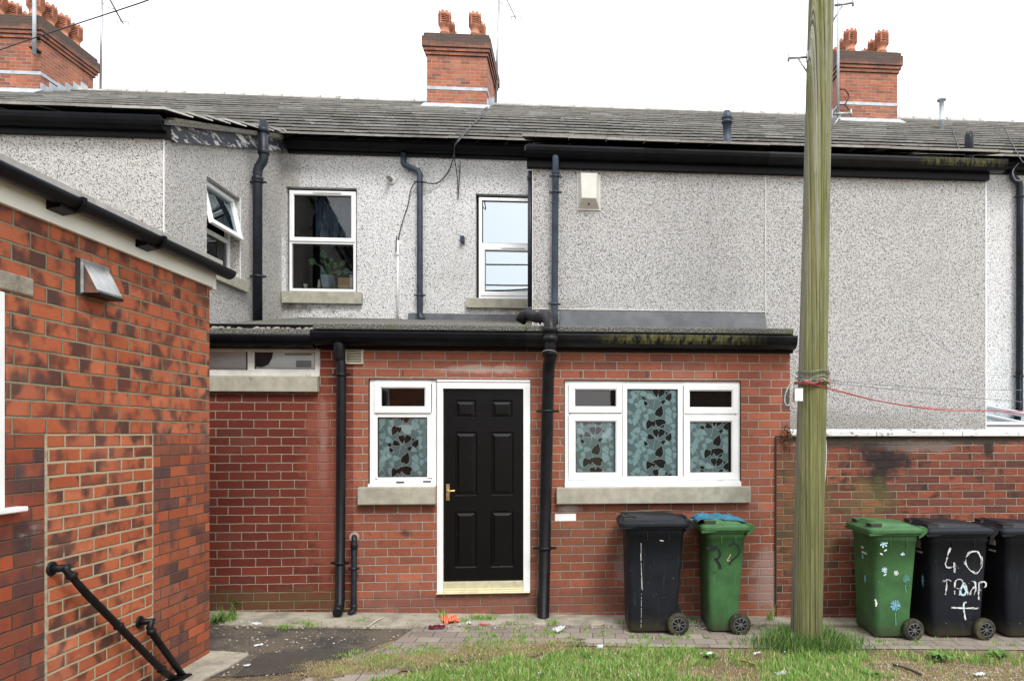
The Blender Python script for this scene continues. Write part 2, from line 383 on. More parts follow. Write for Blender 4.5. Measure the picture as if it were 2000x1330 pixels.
m_whited = plain('dirty_white_upvc', (.62,.61,.57), 0.45, 0.4, var=.12, nscale=6, dirt=((.33,.31,.26), .60))
m_fascia = plain('cream_white_fascia', (.82,.81,.72), 0.42, 0.4, var=.06, nscale=3, dirt=((.40,.39,.28), .64))
m_stone = plain('concrete_sill', (.37,.355,.285), 0.9, 0.2, var=.16, nscale=9, bump=.004, bscale=90, dirt=((.20,.19,.15), .62))
m_lead = plain('dull_lead', (.070,.075,.082), 0.55, 0.4, 0.2, var=.3, nscale=5, bump=.004, bscale=8, dirt=((.17,.17,.165), .64))
m_leadl = plain('pale_lead_flashing', (.42,.47,.50), 0.6, 0.4, 0.1, var=.2, nscale=6, bump=.003, bscale=12, dirt=((.60,.62,.62), .6))
m_seal = plain('mastic_joint', (.05,.045,.04), 0.8, 0.2)
m_terra = plain('terracotta', (.48,.21,.135), 0.8, 0.15, var=.2, nscale=5, bump=.002, dirt=((.15,.085,.065), .54))
m_potdark = plain('pot_shadow_slots', (.035,.02,.018), 0.9, 0.1)
m_metal = plain('grey_galvanised', (.36,.37,.38), 0.45, 0.5, 0.7, var=.2)
m_wire = plain('dark_cable', (.045,.045,.05), 0.6, 0.3)
m_wireg = plain('grey_wire', (.20,.20,.20), 0.5, 0.4, 0.4)
m_brass = plain('brass', (.62,.47,.20), 0.35, 0.5, 0.8, var=.25, nscale=20)
m_thr = plain('gilt_threshold', (.80,.75,.52), 0.32, 0.5, 0.45, var=.1, nscale=14)
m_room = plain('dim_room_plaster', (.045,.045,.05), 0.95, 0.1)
m_blind = plain('pale_blind', (.84,.87,.86), 0.9, 0.1, var=.06)
m_chrome = plain('stainless_hood', (.58,.57,.54), 0.2, 0.6, 0.9, var=.25, nscale=7)
m_conc = plain('pale_concrete', (.30,.275,.22), 0.95, 0.15, var=.28, nscale=5, bump=.012, bscale=30, dirt=((.18,.165,.13), .55))

def glass_mat(name, refl, tint=(.85,.9,.9), gtint=(1,1,1)):
    m = M(name); nt = m.nt; out = nt.nodes['Material Output']; nt.nodes.remove(m.b)
    tr = m.n('ShaderNodeBsdfTransparent'); tr.inputs[0].default_value = (*tint, 1)
    gl = m.n('ShaderNodeBsdfGlossy'); gl.inputs[0].default_value = (*gtint, 1); gl.inputs[1].default_value = 0.01
    fr = m.n('ShaderNodeFresnel'); fr.inputs[0].default_value = 1.5
    bp = m.n('ShaderNodeBump'); bp.inputs['Distance'].default_value = 0.004; bp.inputs['Strength'].default_value = 0.25
    tc = m.n('ShaderNodeTexCoord').outputs['Object']; m.put(bp.inputs['Height'], m.noise(tc, 1.1, 1, .4))
    nt.links.new(bp.outputs[0], gl.inputs['Normal'])
    mx = m.n('ShaderNodeMixShader'); m.put(mx.inputs[0], m.ma('ADD', m.ma('MULTIPLY', fr.outputs[0], 1.0), refl, clamp=True))
    nt.links.new(tr.outputs[0], mx.inputs[1]); nt.links.new(gl.outputs[0], mx.inputs[2]); nt.links.new(mx.outputs[0], out.inputs[0])
    return m.m
m_glass = glass_mat('clear_pane', 0.02, tint=(.96,.98,.98))
m_mirror = glass_mat('coated_pane', 0.78, gtint=(.55,.60,.62))
m_gdark = glass_mat('smoky_pane', 0.03, tint=(.6,.65,.7))

def slate_mat():
    m = M('stone_slate', 0.88, 0.25); tc = m.n('ShaderNodeTexCoord').outputs['Object']
    ri = m.n('ShaderNodeNewGeometry').outputs['Random Per Island']
    c = m.ramp(ri, [(0,(.37,.355,.32)),(.35,(.48,.465,.42)),(.6,(.38,.37,.345)),(.85,(.60,.585,.55)),(1,(.32,.31,.295))])
    nz = m.noise(tc, 7, 7, .7); c = m.mix(m.ma('MULTIPLY', m.sm(nz,.45,.7),.5), c, (.17,.16,.14))
    c = m.mix(m.ma('MULTIPLY', m.sm(m.noise(tc, 3.1, 6, .7),.56,.7),.5), c, (.60,.58,.50))
    m.col(c); m.bump(nz, .01, .7); return m.m
m_slate = slate_mat()
m_slatetop = plain('gap_shade_slate_face', (.035,.034,.030), .92, .1, var=.35, nscale=9, bump=.01, bscale=30, dirt=((.15,.145,.12), .62))  # slate faces coloured dark to stand in for shade in the gaps between courses
def felt_mat():
    m = M('mineral_felt', 0.95, 0.1); uv = m.uv()
    n1 = m.noise(uv, 70, 4, .8); c = m.ramp(n1, [(.38,(.035,.035,.033)),(.5,(.10,.10,.09)),(.62,(.34,.33,.30))])
    c = m.mix(m.ma('MULTIPLY', m.sm(m.noise(uv, 3.5, 6, .7),.5,.65),.6), c, (.10,.11,.045)); m.col(c); m.bump(n1,.01,.8); return m.m
m_felt = felt_mat()
def peel_mat():
    m = M('peeling_blue_black_board', 0.5, 0.4); uv = m.uv(); tcn = m.noise(m.mapv(uv,(0,0,0),(1,3.2,1)), 3.6, 9, .72)
    f = m.sm(tcn, .53, .55); c = m.mix(f, (.035,.042,.055), (.58,.57,.54)); m.col(c); m.bump(m.ma('SUBTRACT',1.0,f), .003, .8); return m.m
m_peel = peel_mat()
def mortar_mat():
    m = M('rough_verge_mortar', 0.95, 0.1); uv = m.uv(); n1 = m.noise(uv, 18, 6, .8)
    m.col(m.ramp(n1, [(.35,(.10,.085,.06)),(.55,(.40,.36,.27))])); m.bump(n1,.03,1); return m.m
m_mortar = mortar_mat()
def pole_mat():
    m = M('green_stained_timber', 0.88, 0.15); tc = m.n('ShaderNodeTexCoord').outputs['Object']
    # polar coordinate keeps the grain running along the log
    sx = m.sep(tc); ang = m.ma('ARCTAN2', sx[1], sx[0])
    g = m.noise(m.comb(m.ma('MULTIPLY', ang, 3.5), sx[2]), 4.2, 2, .5)
    fine = m.n('ShaderNodeTexNoise'); m.put(fine.inputs['Vector'], m.mapv(m.comb(m.ma('MULTIPLY', ang, 9), sx[2]), (0,0,0), (3.2,1.1,1)))
    fine.inputs['Scale'].default_value = 2.6; fine.inputs['Detail'].default_value = 8; fine.inputs['Roughness'].default_value = .72; fine.inputs['Distortion'].default_value = .7
    grain = m.noise(m.mapv(m.comb(m.ma('MULTIPLY', ang, 14), sx[2]), (0,0,0), (2.4,.16,1)), 2.2, 5, .6)
    wood = m.ramp(fine.outputs[0], [(.32,(.22,.20,.15)),(.5,(.46,.44,.34)),(.66,(.66,.64,.52))])
    green = m.ramp(fine.outputs[0], [(.32,(.16,.165,.05)),(.5,(.33,.335,.13)),(.68,(.54,.53,.29))])
    side = m.ma('COSINE', m.ma('ADD', ang, 1.05))            # algae on the side that faces right of the lane
    low = m.sm(sx[2], 3.4, 1.4)
    band = m.ma('ADD', m.noise(m.mapv(m.comb(m.ma('MULTIPLY', ang, 2.3), sx[2]), (4,1,0), (1,.22,1)), 1.7, 5, .6), m.ma('MULTIPLY', side, .20))
    band = m.ma('ADD', band, m.ma('SUBTRACT', m.ma('MULTIPLY', low, .15), .11))
    c = m.mix(m.sm(band, .47, .60), wood, green)
    thin = m.noise(m.mapv(m.comb(m.ma('MULTIPLY', ang, 9), sx[2]), (2,2,0), (6,.5,1)), 3.5, 6, .65)
    c = m.mix(m.ma('MULTIPLY', m.sm(thin, .52, .66), .45), c, (.13,.12,.075))
    vk = m.n('ShaderNodeTexVoronoi'); m.put(vk.inputs['Vector'], m.mapv(m.comb(m.ma('MULTIPLY', ang, 1.0), sx[2]), (0,0,0), (1,.8,1))); vk.inputs['Scale'].default_value = 2.6
    kn = m.ma('ADD', vk.outputs['Distance'], m.ma('MULTIPLY', fine.outputs[0], .06)); c = m.mix(m.ma('MULTIPLY', m.sm(kn, .095, .05), .75), c, (.06,.05,.035))
    crack = m.sm(grain, .385, .335)
    c = m.mix(m.ma('MULTIPLY', crack, .8), c, (.035,.03,.022))
    c = m.mix(m.ma('MULTIPLY', m.sm(g, .60, .75), .35), c, (.16,.15,.12))
    ln = m.noise(m.mapv(m.comb(m.ma('MULTIPLY', ang, 3.2), sx[2]), (9,0,0), (1,.045,1)), 2.6, 1, .4)
    seam = m.ma('SUBTRACT', 1.0, m.sm(m.ma('ABSOLUTE', m.ma('SUBTRACT', ln, .5)), .010, .026))
    ln2 = m.noise(m.mapv(m.comb(m.ma('MULTIPLY', ang, 4.1), sx[2]), (1,7,0), (1,.06,1)), 3.1, 1, .4)
    seam = m.ma('MAXIMUM', seam, m.ma('MULTIPLY', m.ma('SUBTRACT', 1.0, m.sm(m.ma('ABSOLUTE', m.ma('SUBTRACT', ln2, .46)), .009, .026)), m.sm(fine.outputs[0], .38, .5)))
    c = m.mix(m.ma('MULTIPLY', seam, .8), c, (.04,.038,.022))
    blo = m.noise(m.mapv(m.comb(m.ma('MULTIPLY', ang, 1.0), sx[2]), (0,4,0), (1,.5,1)), 2.1, 7, .75)
    c = m.mix(m.ma('MULTIPLY', m.sm(blo, .56, .66), .55), c, (.33,.32,.27)); c = m.mix(m.ma('MULTIPLY', m.sm(blo, .42, .34), .45), c, (.10,.10,.045))
    m.col(c); m.bump(m.ma('ADD', m.ma('MULTIPLY', grain, 1.0), m.ma('MULTIPLY', thin, .8)), .018, 1.0); return m.m
m_pole = pole_mat()
def bin_mat(name, c, scuff, z0):
    m = M(name, 0.48, 0.28); tc = m.n('ShaderNodeTexCoord').outputs['Object']; sx = m.sep(tc)
    n1 = m.noise(tc, 5, 7, .7); cc = m.mix(m.sm(n1,.3,.7), tuple(x*.8 for x in c), tuple(x*1.2 for x in c))
    sc = m.noise(m.mapv(tc, (0,0,0), (30,30,2.5)), 1, 6, .75); cc = m.mix(m.ma('MULTIPLY', m.sm(sc,.56,.70), .55), cc, scuff)
    low = m.ma('MULTIPLY', m.sm(m.ma('ADD', sx[2], m.ma('MULTIPLY', m.ma('SUBTRACT', m.noise(tc, 9, 6, .75), .5), .35)), .20, .02), .55)
    cc = m.mix(low, cc, (.07,.06,.03))
    sp = m.noise(tc, 70, 2, .5); cc = m.mix(m.ma('MULTIPLY', m.sm(sp,.74,.78),.8), cc, (.4,.4,.38))
    m.col(cc); m.rough(m.ma('ADD', .4, m.ma('MULTIPLY', n1, .25))); m.bump(m.noise(tc, 220, 3, .6), .0012, .6); return m.m
m_bk = bin_mat('scuffed_black_bin_plastic', (.008,.010,.015), (.04,.045,.055), 0)
m_gn = bin_mat('scuffed_green_bin_plastic', (.048,.128,.046), (.11,.19,.11), 0)
m_tyre = plain('dusty_rubber', (.035,.034,.024), 0.85, 0.2, var=.4, nscale=14, bump=.002, dirt=((.10,.095,.05), .5))
m_hub = plain('grey_plastic_hub', (.10,.10,.10), 0.6, 0.3, var=.3)

# ------------------------------------------------------------------ generic parts
def pipe(parent, pts, r, mat, name='downpipe', brackets=(), collars=(), n=14, by=0.1):
    mb = MB(); mb.tube(pts, r, n)
    P = [Vector(p) for p in pts]
    for c in collars:
        c = Vector(c); mb.lathe((c.x, c.y, c.z-.03), [(r*1.02,0),(r*1.22,.004),(r*1.22,.05),(r*1.02,.06)], n)
    o = mb.build(name, mat, parent)
    for b in brackets:
        b = Vector(b); q = MB(); q.lathe((b.x, b.y, b.z-.012), [(r*1.03,0),(r*1.2,.0),(r*1.2,.024),(r*1.03,.024)], n)
        q.box(b.x-r*1.9, b.x-r*1.1, b.y-.006, b.y+.012, b.z-.011, b.z+.011); q.box(b.x+r*1.1, b.x+r*1.9, b.y-.006, b.y+.012, b.z-.011, b.z+.011)
        q.box(b.x-.012, b.x+.012, b.y+r*.9, b.y+by, b.z-.010, b.z+.010)
        q.build('bracket', mat, o)
    return o
def wire(name, pts, r, mat, parent=None, n=6, sub=8):
    P = [Vector(p) for p in pts]; out = []
    for i in range(len(P)-1):   # Catmull-Rom
        p0 = P[max(0,i-1)]; p1 = P[i]; p2 = P[i+1]; p3 = P[min(len(P)-1,i+2)]
        for k in range(sub):
            t = k/sub
            out.append(0.5*((2*p1)+(-p0+p2)*t+(2*p0-5*p1+4*p2-p3)*t*t+(-p0+3*p1-3*p2+p3)*t**3))
    out.append(P[-1]); mb = MB(); mb.tube(out, r, n)
    if parent: return mb.build(name, mat, parent)
    return mb.build(name, mat, None, loc=(P[0].x, P[0].y, P[0].z))

def sash(parent, x0, x1, z0, z1, y, w, mat=None, name='sash'):
    mb = MB(); mitre(mb, x0, x1, z0, z1, w, y, y+.05); return mb.build(name, mat or m_white, parent)
def pane(parent, x0, x1, z0, z1, y, mat):
    mb = MB(); mb.quad((x0,y,z0),(x1,y,z0),(x1,y,z1),(x0,y,z1)); return mb.build('glass_pane', mat, parent)
def window(parent, R, Y, fw, cells, mat=None, frame_bars=(), fd=.07, bottom=None, set_in=.0):
    """R outer rect on plane; cells: (x0,x1,z0,z1, sash_w, glass). Frame proud bars fill the rest."""
    x0, x1, z0, z1 = R; mat = mat or m_white
    fr = MB(); ring_y(fr, x0, x1, z0, z1, fw, Y, Y+fd)
    for (a,b,c,d) in frame_bars: fr.box(a,b,Y+.0015,Y+fd-.0015,c,d)
    o = fr.build('window', mat, parent, bevel=.004)
    for (a,b,c,d,sw,g) in cells:
        if sw:
            sash(o, a, b, c, d, Y-.014, sw, mat); gx = (a+sw-.003, b-sw+.003, c+sw-.003, d-sw+.003)
            seal = MB(); ring_y(seal, a+sw-.001, b-sw+.001, c+sw-.001, d-sw+.001, .006, Y+.010, Y+.030); seal.build('gasket', m_seal, o)
        else:
            gx = (a-.003, b+.003, c-.003, d+.003)
            seal = MB(); ring_y(seal, a, b, c, d, .006, Y+.012, Y+.032); seal.build('gasket', m_seal, o)
        pane(o, gx[0], gx[1], gx[2], gx[3], Y+.026, g)
    return o
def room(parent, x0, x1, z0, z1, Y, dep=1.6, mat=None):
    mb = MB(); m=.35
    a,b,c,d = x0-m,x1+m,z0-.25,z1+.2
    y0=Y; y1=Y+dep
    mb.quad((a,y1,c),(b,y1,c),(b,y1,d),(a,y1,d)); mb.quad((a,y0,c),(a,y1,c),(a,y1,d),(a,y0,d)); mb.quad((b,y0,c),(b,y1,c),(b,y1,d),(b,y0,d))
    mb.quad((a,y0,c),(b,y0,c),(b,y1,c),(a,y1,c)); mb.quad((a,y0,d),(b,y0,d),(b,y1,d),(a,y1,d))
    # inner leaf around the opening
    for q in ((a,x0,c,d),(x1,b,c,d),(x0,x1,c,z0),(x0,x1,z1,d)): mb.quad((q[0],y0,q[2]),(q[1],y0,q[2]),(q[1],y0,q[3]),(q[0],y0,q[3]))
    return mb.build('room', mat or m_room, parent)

def gutter_prof(y, z, s=1.0):
    """ogee gutter: y front lip, z top"""
    return [(y+.115*s,z),(y+.105*s,z-.012*s),(y+.02*s,z-.012*s),(y+.008*s,z-.002),(y,z-.004),(y-.002,z-.022*s),(y+.004*s,z-.055*s),(y+.02*s,z-.085*s),(y+.05*s,z-.108*s),(y+.09*s,z-.115*s),(y+.115*s,z-.115*s)]
def gutter(parent, x0, x1, y, z, s=1.0, mat=None, name='gutter', joints=()):
    mb = MB(); mb.px(gutter_prof(y, z, s), x0, x1)
    for j in joints: mb.px(gutter_prof(y-.006, z+.003, s*1.05), j, j+.045)
    return mb.build(name, mat or m_black, parent)

def slates(mb, x0, x1, ya, za, yb, zb, e0, e1, th=.024, wmin=.28, wmax=.52):
    """rows of individually cut slates on the plane from (ya,za) up to (yb,zb)"""
    Ls = math.hypot(yb-ya, zb-za); dy = (yb-ya)/Ls; dz = (zb-za)/Ls; s = -.04; row = 0
    while s < Ls:
        e = e0+(e1-e0)*s/Ls; x = x0-random.random()*.2*(1 if x0 < -6 else 0)
        while x < x1:
            w = random.uniform(wmin, wmax); xe = min(x+w, x1)
            if x1-xe < .12: xe = x1
            j = random.uniform(-.006,.006); t = th*random.uniform(.92,1.08); lift = random.uniform(0,.002)
            if random.random() < .04: j -= .03
            s0 = max(s+j, -.06); s1 = min(s+e*1.25, Ls+.02)
            sag = .025*mnoise.noise(Vector((x*.3, s*.3, 2)))+.002*mnoise.noise(Vector((x*1.5, s, 5)))
            lo = (lift+th+(.027 if ya > 9 else .012)); up = .0
            def p(ss, h, xx): return (xx, ya+dy*ss-dz*h, za+dz*ss+dy*h+sag)
            g = .003; tilt = random.uniform(-.0015,.0015)
            vs = [p(s0,lo,x+g),p(s0,lo+tilt,xe-g),p(s1,up,xe-g),p(s1,up,x+g),p(s0,lo+t,x+g),p(s0,lo+t+tilt,xe-g),p(s1,up+t*.6,xe-g),p(s1,up+t*.6,x+g)]
            mb.add(vs, [(0,3,2,1),(4,5,6,7)], 1); mb.add(vs, [(0,1,5,4),(1,2,6,5),(2,3,7,6),(3,0,4,7)])  # top and underside get the painted gap shade, edges stay pale
            x = xe
            if x >= x1-1e-4: break
        s += e; row += 1

def pot(parent, x, y, z, sc=1.0):
    mb = MB(); r = .116*sc
    mb.lathe((x,y,z), [(r*1.05,-.05),(r*1.08,.05),(r*.98,.06),(r*.96,.13),(r*1.06,.14),(r*1.06,.16),(r*.95,.17),(r*.95,.26),(r*1.08,.28),(r*1.28,.33),(r*1.36,.34)], 20)
    z2 = .34
    mb.lathe((x,y,z), [(r*1.10,z2-.002),(r*1.10,z2+.22)], 16, 1)
    for k in range(5):
        zz = z2+.01+k*.044
        mb.lathe((x,y,z), [(r*1.06,zz),(r*1.40,zz-.004),(r*1.40,zz+.012),(r*1.06,zz+.020)], 20)
    for k in range(4):
        a = math.pi/4+k*math.pi/2+.3
        c = (x+math.cos(a)*r*1.2, y+math.sin(a)*r*1.2)
        mb.box(c[0]-.018*sc, c[0]+.018*sc, c[1]-.018*sc, c[1]+.018*sc, z+z2, z+z2+.21)
    mb.lathe((x,y,z), [(r*1.38,z2+.21),(r*1.42,z2+.22),(r*1.42,z2+.26),(r*1.3,z2+.27),(r*1.2,z2+.255)], 20)
    n = 9                                                # crown of points
    for k in range(n):
        a0 = 2*math.pi*k/n; a1 = 2*math.pi*(k+1)/n; am = (a0+a1)/2
        def q(a, rr, h): return (x+math.cos(a)*rr, y+math.sin(a)*rr, z+z2+.262+h)
        vs = [q(a0,r*1.38,0),q(a1,r*1.38,0),q(am,r*1.40,.055),q(a0,r*1.18,0),q(a1,r*1.18,0),q(am,r*1.26,.055)]
        mb.add(vs, [(0,1,2),(3,5,4),(0,2,5,3),(1,4,5,2),(0,3,4,1)])
    return mb.build('chimney_pot', [m_terra, m_potdark], parent)

EAVY, EAVZ = 9.82, 5.93          # main eaves above the recess
RGY, RGZ = 17.8, 1.785+.4723*17.8
SL = (RGZ-EAVZ)/(RGY-EAVY)
def roofz(y): return EAVZ+SL*(y-EAVY)
m_moss = plain('mossy_flaunching', (.16,.16,.09), .95, .1, var=.4, nscale=12, bump=.02, bscale=25, dirt=((.07,.07,.055), .5))
def chimney(house, x0, x1, pots=True, label=None):
    y0, y1 = 16.5, 18.2; zt = 11.19
    b = MB(); zb = roofz(y0)-.4
    b.box(x0, x1, y0, y1, zb, zt-.46)
    cm = [(.0,.03,.06),(.03,.10,.02),]
    steps = [(.035, zt-.46, zt-.38), (.07, zt-.38, zt-.30), (.10, zt-.30, zt-.06), (.065, zt-.06, zt+.03)]
    for e, a, c in steps: b.box(x0-e, x1+e, y0-e, y1+e, a+.0005, c)
    o = b.build('chimney', m_chim, house, bevel=.008)
    # haunching on the top
    hb = MB(); hb.prism([(x0-.02,y0-.02,zt+.03),(x1+.02,y0-.02,zt+.03),(x1+.02,y1+.02,zt+.03),(x0-.02,y1+.02,zt+.03)], (0,0,.035)); hb.build('flaunching', m_moss, o, bevel=.015)
    l = MB(); zz = roofz(y0)+.42
    l.box(x0-.012, x1+.012, y0-.012, y1+.012, zz, zz+.075); l.build('lead_band', m_leadl, o)
    f = MB(); f.box(x0-.05, x1+.05, y0-.02, y0+.01, roofz(y0)-.05, roofz(y0)+.10)
    f.prism([(x0-.08,y0-.012,roofz(y0)+.08),(x1+.08,y0-.012,roofz(y0)+.08),(x1+.08,y0-.30,roofz(y0-.30)+.035),(x0-.08,y0-.30,roofz(y0-.30)+.035)], (0,0,.012))
    k = 0
    yy = y0
    while yy < RGY:                                      # stepped side flashings
        for xx, sg in ((x0,-1),(x1,1)):
            f.box(min(xx,xx+sg*.015), max(xx,xx+sg*.015), yy, yy+.24, roofz(yy)-.05, roofz(yy+.24)+.12)
        yy += .25
    f.build('flashing', m_leadl, o)
    if pots:
        for j, py in enumerate((16.76, 17.16, 17.56, 17.96)):
            for px_ in (x0+.36, x1-.30):
                pot(o, px_+random.uniform(-.02,.02), py, zt+.05, random.uniform(.94,1.06))
    return o

# ================================================================== THE SETTING
gm = M('dry_soil_and_straw', .95, .1); tc = gm.n('ShaderNodeTexCoord').outputs['Object']
n1 = gm.noise(tc, 45, 8, .75); n2 = gm.noise(tc, 1.6, 6, .7); n3 = gm.noise(tc, 9, 6, .7)
c = gm.ramp(n1, [(.3,(.09,.065,.045)),(.5,(.19,.145,.10)),(.7,(.33,.27,.19))])
c = gm.mix(gm.sm(n3,.45,.62), c, gm.ramp(n1, [(.3,(.15,.12,.06)),(.6,(.36,.31,.17))]))
c = gm.mix(gm.ma('MULTIPLY', gm.sm(n2,.50,.65), .8), c, gm.ramp(n1, [(.3,(.10,.05,.03)),(.6,(.24,.13,.09))]))
gm.col(c); gm.bump(n1, .03, 1); m_soil = gm.m

def sheet(name, poly, dz, mat, thick=None, label=None):
    mb = MB()
    P = [(p[0], p[1], gz(p[0])+dz) for p in poly]
    if thick: mb.prism([(p[0],p[1],p[2]-thick) for p in P], (0,0,thick))
    else: mb.add(P, [tuple(range(len(P)))])
    o = mb.build(name, mat, None); tag(o, kind='structure'); return o
mb = MB()
xs = [-400,-60,-20,-10,-6]+[i*.4-6 for i in range(1,35)]+[8,14,30,80,400]; ys = [-400,-60,-15,-4,0,2,3]+[3+i*.3 for i in range(1,16)]+[9,20,60,400]
for y in ys:
    for x in xs: mb.v.append((x, y, gz(x)))
nx = len(xs)
for j in range(len(ys)-1):
    for i in range(nx-1): mb.f.append((j*nx+i, j*nx+i+1, (j+1)*nx+i+1, (j+1)*nx+i)); mb.mi.append(0); mb.sm.append(True)
tag(mb.build('ground', m_soil), kind='structure')

# asphalt by the left doorway
am = M('worn_asphalt', .9, .2); tc = am.n('ShaderNodeTexCoord').outputs['Object']
n1 = am.noise(tc, 90, 5, .8); n2 = am.noise(tc, 2.2, 7, .7)
c = am.ramp(n1, [(.35,(.025,.025,.024)),(.55,(.07,.067,.062)),(.72,(.20,.19,.17))])
c = am.mix(am.ma('MULTIPLY', am.sm(n2,.34,.60), .85), c, am.ramp(n1, [(.35,(.085,.07,.05)),(.6,(.20,.17,.13))]))
am.col(c); am.bump(n1, .015, .9); m_asph = am.m
def pg(px, py): v = atg(px, py); return (v.x, v.y)
asph = [pg(300,1238), pg(430,1222), pg(800,1226), pg(815,1240), pg(760,1252), pg(700,1275), pg(660,1290), pg(610,1308), pg(440,1322), pg(300,1330)]
asph[0] = (-3.9, asph[0][1]); asph[-1] = (-3.9, asph[-1][1])
sheet('path', asph, .004, m_asph)
# ribbed cast plate
pm = M('ribbed_rubber_mat', .8, .3); tc = pm.n('ShaderNodeTexCoord').outputs['Object']; sx = pm.sep(pm.mapv(tc))
a = pm.ma('SINE', pm.ma('MULTIPLY', pm.ma('ADD', sx[0], sx[1]), 150)); b = pm.ma('SINE', pm.ma('MULTIPLY', pm.ma('SUBTRACT', sx[0], sx[1]), 150))
hh = pm.ma('MULTIPLY', a, b); nn = pm.noise(tc, 6, 6, .7)
pm.col(pm.mix(pm.sm(hh, 0, .6), (.05,.045,.04), pm.mix(nn, (.10,.085,.065), (.24,.205,.155)))); pm.bump(hh, .008, 1)
matp = [pg(510,1278), pg(690,1268), pg(650,1296), pg(610,1312), pg(455,1324)]
o = MB(); P = [(p[0], p[1], gz(p[0])+.005) for p in matp]; o.prism(P, (0,0,.008)); o = o.build('ribbed_mat', pm.m, None, loc=(P[0][0], P[0][1], P[0][2]))
tag(o, 'dark ribbed rubber mat lying flat on the asphalt beside the pale concrete slab', 'mat')
# pale concrete slab by the near corner
cs = [pg(392,1279), pg(440,1276), pg(487,1280), pg(452,1303), pg(405,1325), pg(380,1345), pg(255,1360), pg(300,1322)]
cs[-2] = (-3.0, cs[-2][1]); cs[-1] = (-3.0, cs[-1][1]); cs[0] = (-3.0, cs[0][1]+.05)
o = MB(); o.prism([(p[0], p[1], gz(p[0])-.06) for p in cs], (0,0,.085)); tag(o.build('doorstep_slab', m_conc, None, bevel=.012), kind='structure')
# block paving
bm_ = brick('block_paving', .20, .155, .03, 5.92, [(.24,.205,.175),(.27,.23,.195),(.225,.19,.165),(.29,.25,.21)], mort=(.17,.145,.11), mw=.006, stain=.14, mvar=.6, soot=.30, age=.2)
pav = [pg(760,1262), pg(800,1234), pg(815,1224), pg(815,1219), (7.5, 6.45), (7.5, 5.78), pg(1700,1268), pg(1400,1266), pg(1100,1262), pg(900,1275), pg(840,1290), pg(700,1345), pg(560,1345), pg(640,1306), pg(700,1280)]
sheet('pavement', pav, .008, bm_)
mb = MB()
for k in range(60):
    px_ = random.uniform(610,1150); py = 1262+(1150-px_)*.10+random.gauss(0,8)
    if py < 1246: continue
    c0 = atg(px_, py); a_ = random.uniform(.05,.16); b_ = a_*random.uniform(.25,.5); n_ = 14
    mb.add([(c0.x+math.cos(t)*a_*random.uniform(.7,1.15), c0.y+math.sin(t)*b_*random.uniform(.7,1.15), gz(c0.x)+.0085+.0001*k) for t in [i*2*math.pi/n_ for i in range(n_)]], [tuple(range(n_))])
tag(mb.build('soil_patches', m_soil), 'brown soil washed over the edge of the paving', 'soil', None, 'stuff')
# concrete strip at the foot of the wall
strip = [(-3.9,6.83), (-3.9, 6.42), pg(560,1226), pg(800,1229), pg(900,1222), pg(1070,1222), pg(1240,1226), pg(1500,1221), (7.5,6.62), (7.5,6.83)]
strip = [(p[0], p[1]) for p in strip]
o = MB(); o.prism([(p[0], p[1], gz(p[0])-.05) for p in strip], (0,0,.075)); tag(o.build('kerb_strip', m_conc, None, bevel=.01), kind='structure')

# ================================================================== TERRACED HOUSES
YO, YOR, YR = 7.25, 7.60, 10.0
XS = -4.17                       # flank of the left outrigger
XA = at(815, 450, YR).x          # party joint in the recess
XL = at(1040, 450, YOR).x; XM = at(1495, 480, YOR).x; XR = at(1925, 500, YOR).x
GO = 4.93                        # outrigger gutter top
hA = empty('terraced_house', (-7, 10, 0), 'pale pebbledashed terraced house on the left with an open top-hung flank window', 'house')
hB = empty('terraced_house', (0, 10, 0), 'pebbledashed terraced house in the middle with the white alarm box and the sky-reflecting window', 'house')
hC = empty('terraced_house', (5, 10, 0), 'grey pebbledashed terraced house on the right, behind the timber pole, with a blank upper wall', 'house')

# --- house A (left)
w = MB()
ZW = -.3
w.quad((-13,YO,ZW),(XS,YO,ZW),(XS,YO,GO-.1),(-13,YO,GO-.1))
sideH = (8.05, 8.80, 3.68, 4.69)
holes_x(w, XS, YO, YR, ZW, 4.78, [sideH], .16)
w.quad((XS,YO,4.78),(XS,YR,4.78),(XS,YR,5.80),(XS,YO,4.85))
wl = rect(558, 366, 697, 571, YR)
w2 = MB(); holes_y(w2, YR, XS, XA, ZW, 5.85, [wl], .10)
w.build('wall', m_dashL, hA); w2.build('rear_wall', m_dashRec, hA)
# corner beads
b = MB(); b.box(XS-.003, XS+.004, YO-.005, YO+.004, 2.6, GO-.15)
b.build('corner_bead', m_white, hA)
b = MB(); b.box(XS+.001, XS+.006, 8.808, 8.818, 3.66, 4.70); b.build('reveal_bead', m_white, hA)
# upstairs window, left recess
fr = rect(565, 373, 695, 569, YR+.03)
tz = at(630, 472, YR+.03).z
o = window(hA, fr, YR+.03, .035, [(fr[0]+.010, fr[1]-.010, tz, fr[3]-.012, .055, m_gdark), (fr[0]+.05, fr[1]-.035, fr[2]+.045, tz-.035, 0, m_glass)],
           frame_bars=[(fr[0]+.035, fr[1]-.035, tz-.035, tz+.01)])
v = MB(); v.box(fr[0]+.33, fr[0]+.72, YR+.005, YR+.014, fr[3]-.04, fr[3]-.022); v.build('trickle_vent', m_whited, o)
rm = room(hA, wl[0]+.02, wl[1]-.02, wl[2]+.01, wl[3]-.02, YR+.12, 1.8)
s_ = rect(551, 569, 707, 593, YR-.04); sb = MB(); sb.box(s_[0], s_[1], YR-.06, YR+.02, s_[2], s_[3]-.006); sb.build('sill', m_stone, hA, bevel=.006)
lt = rect(555, 361, 697, 372, YR); 
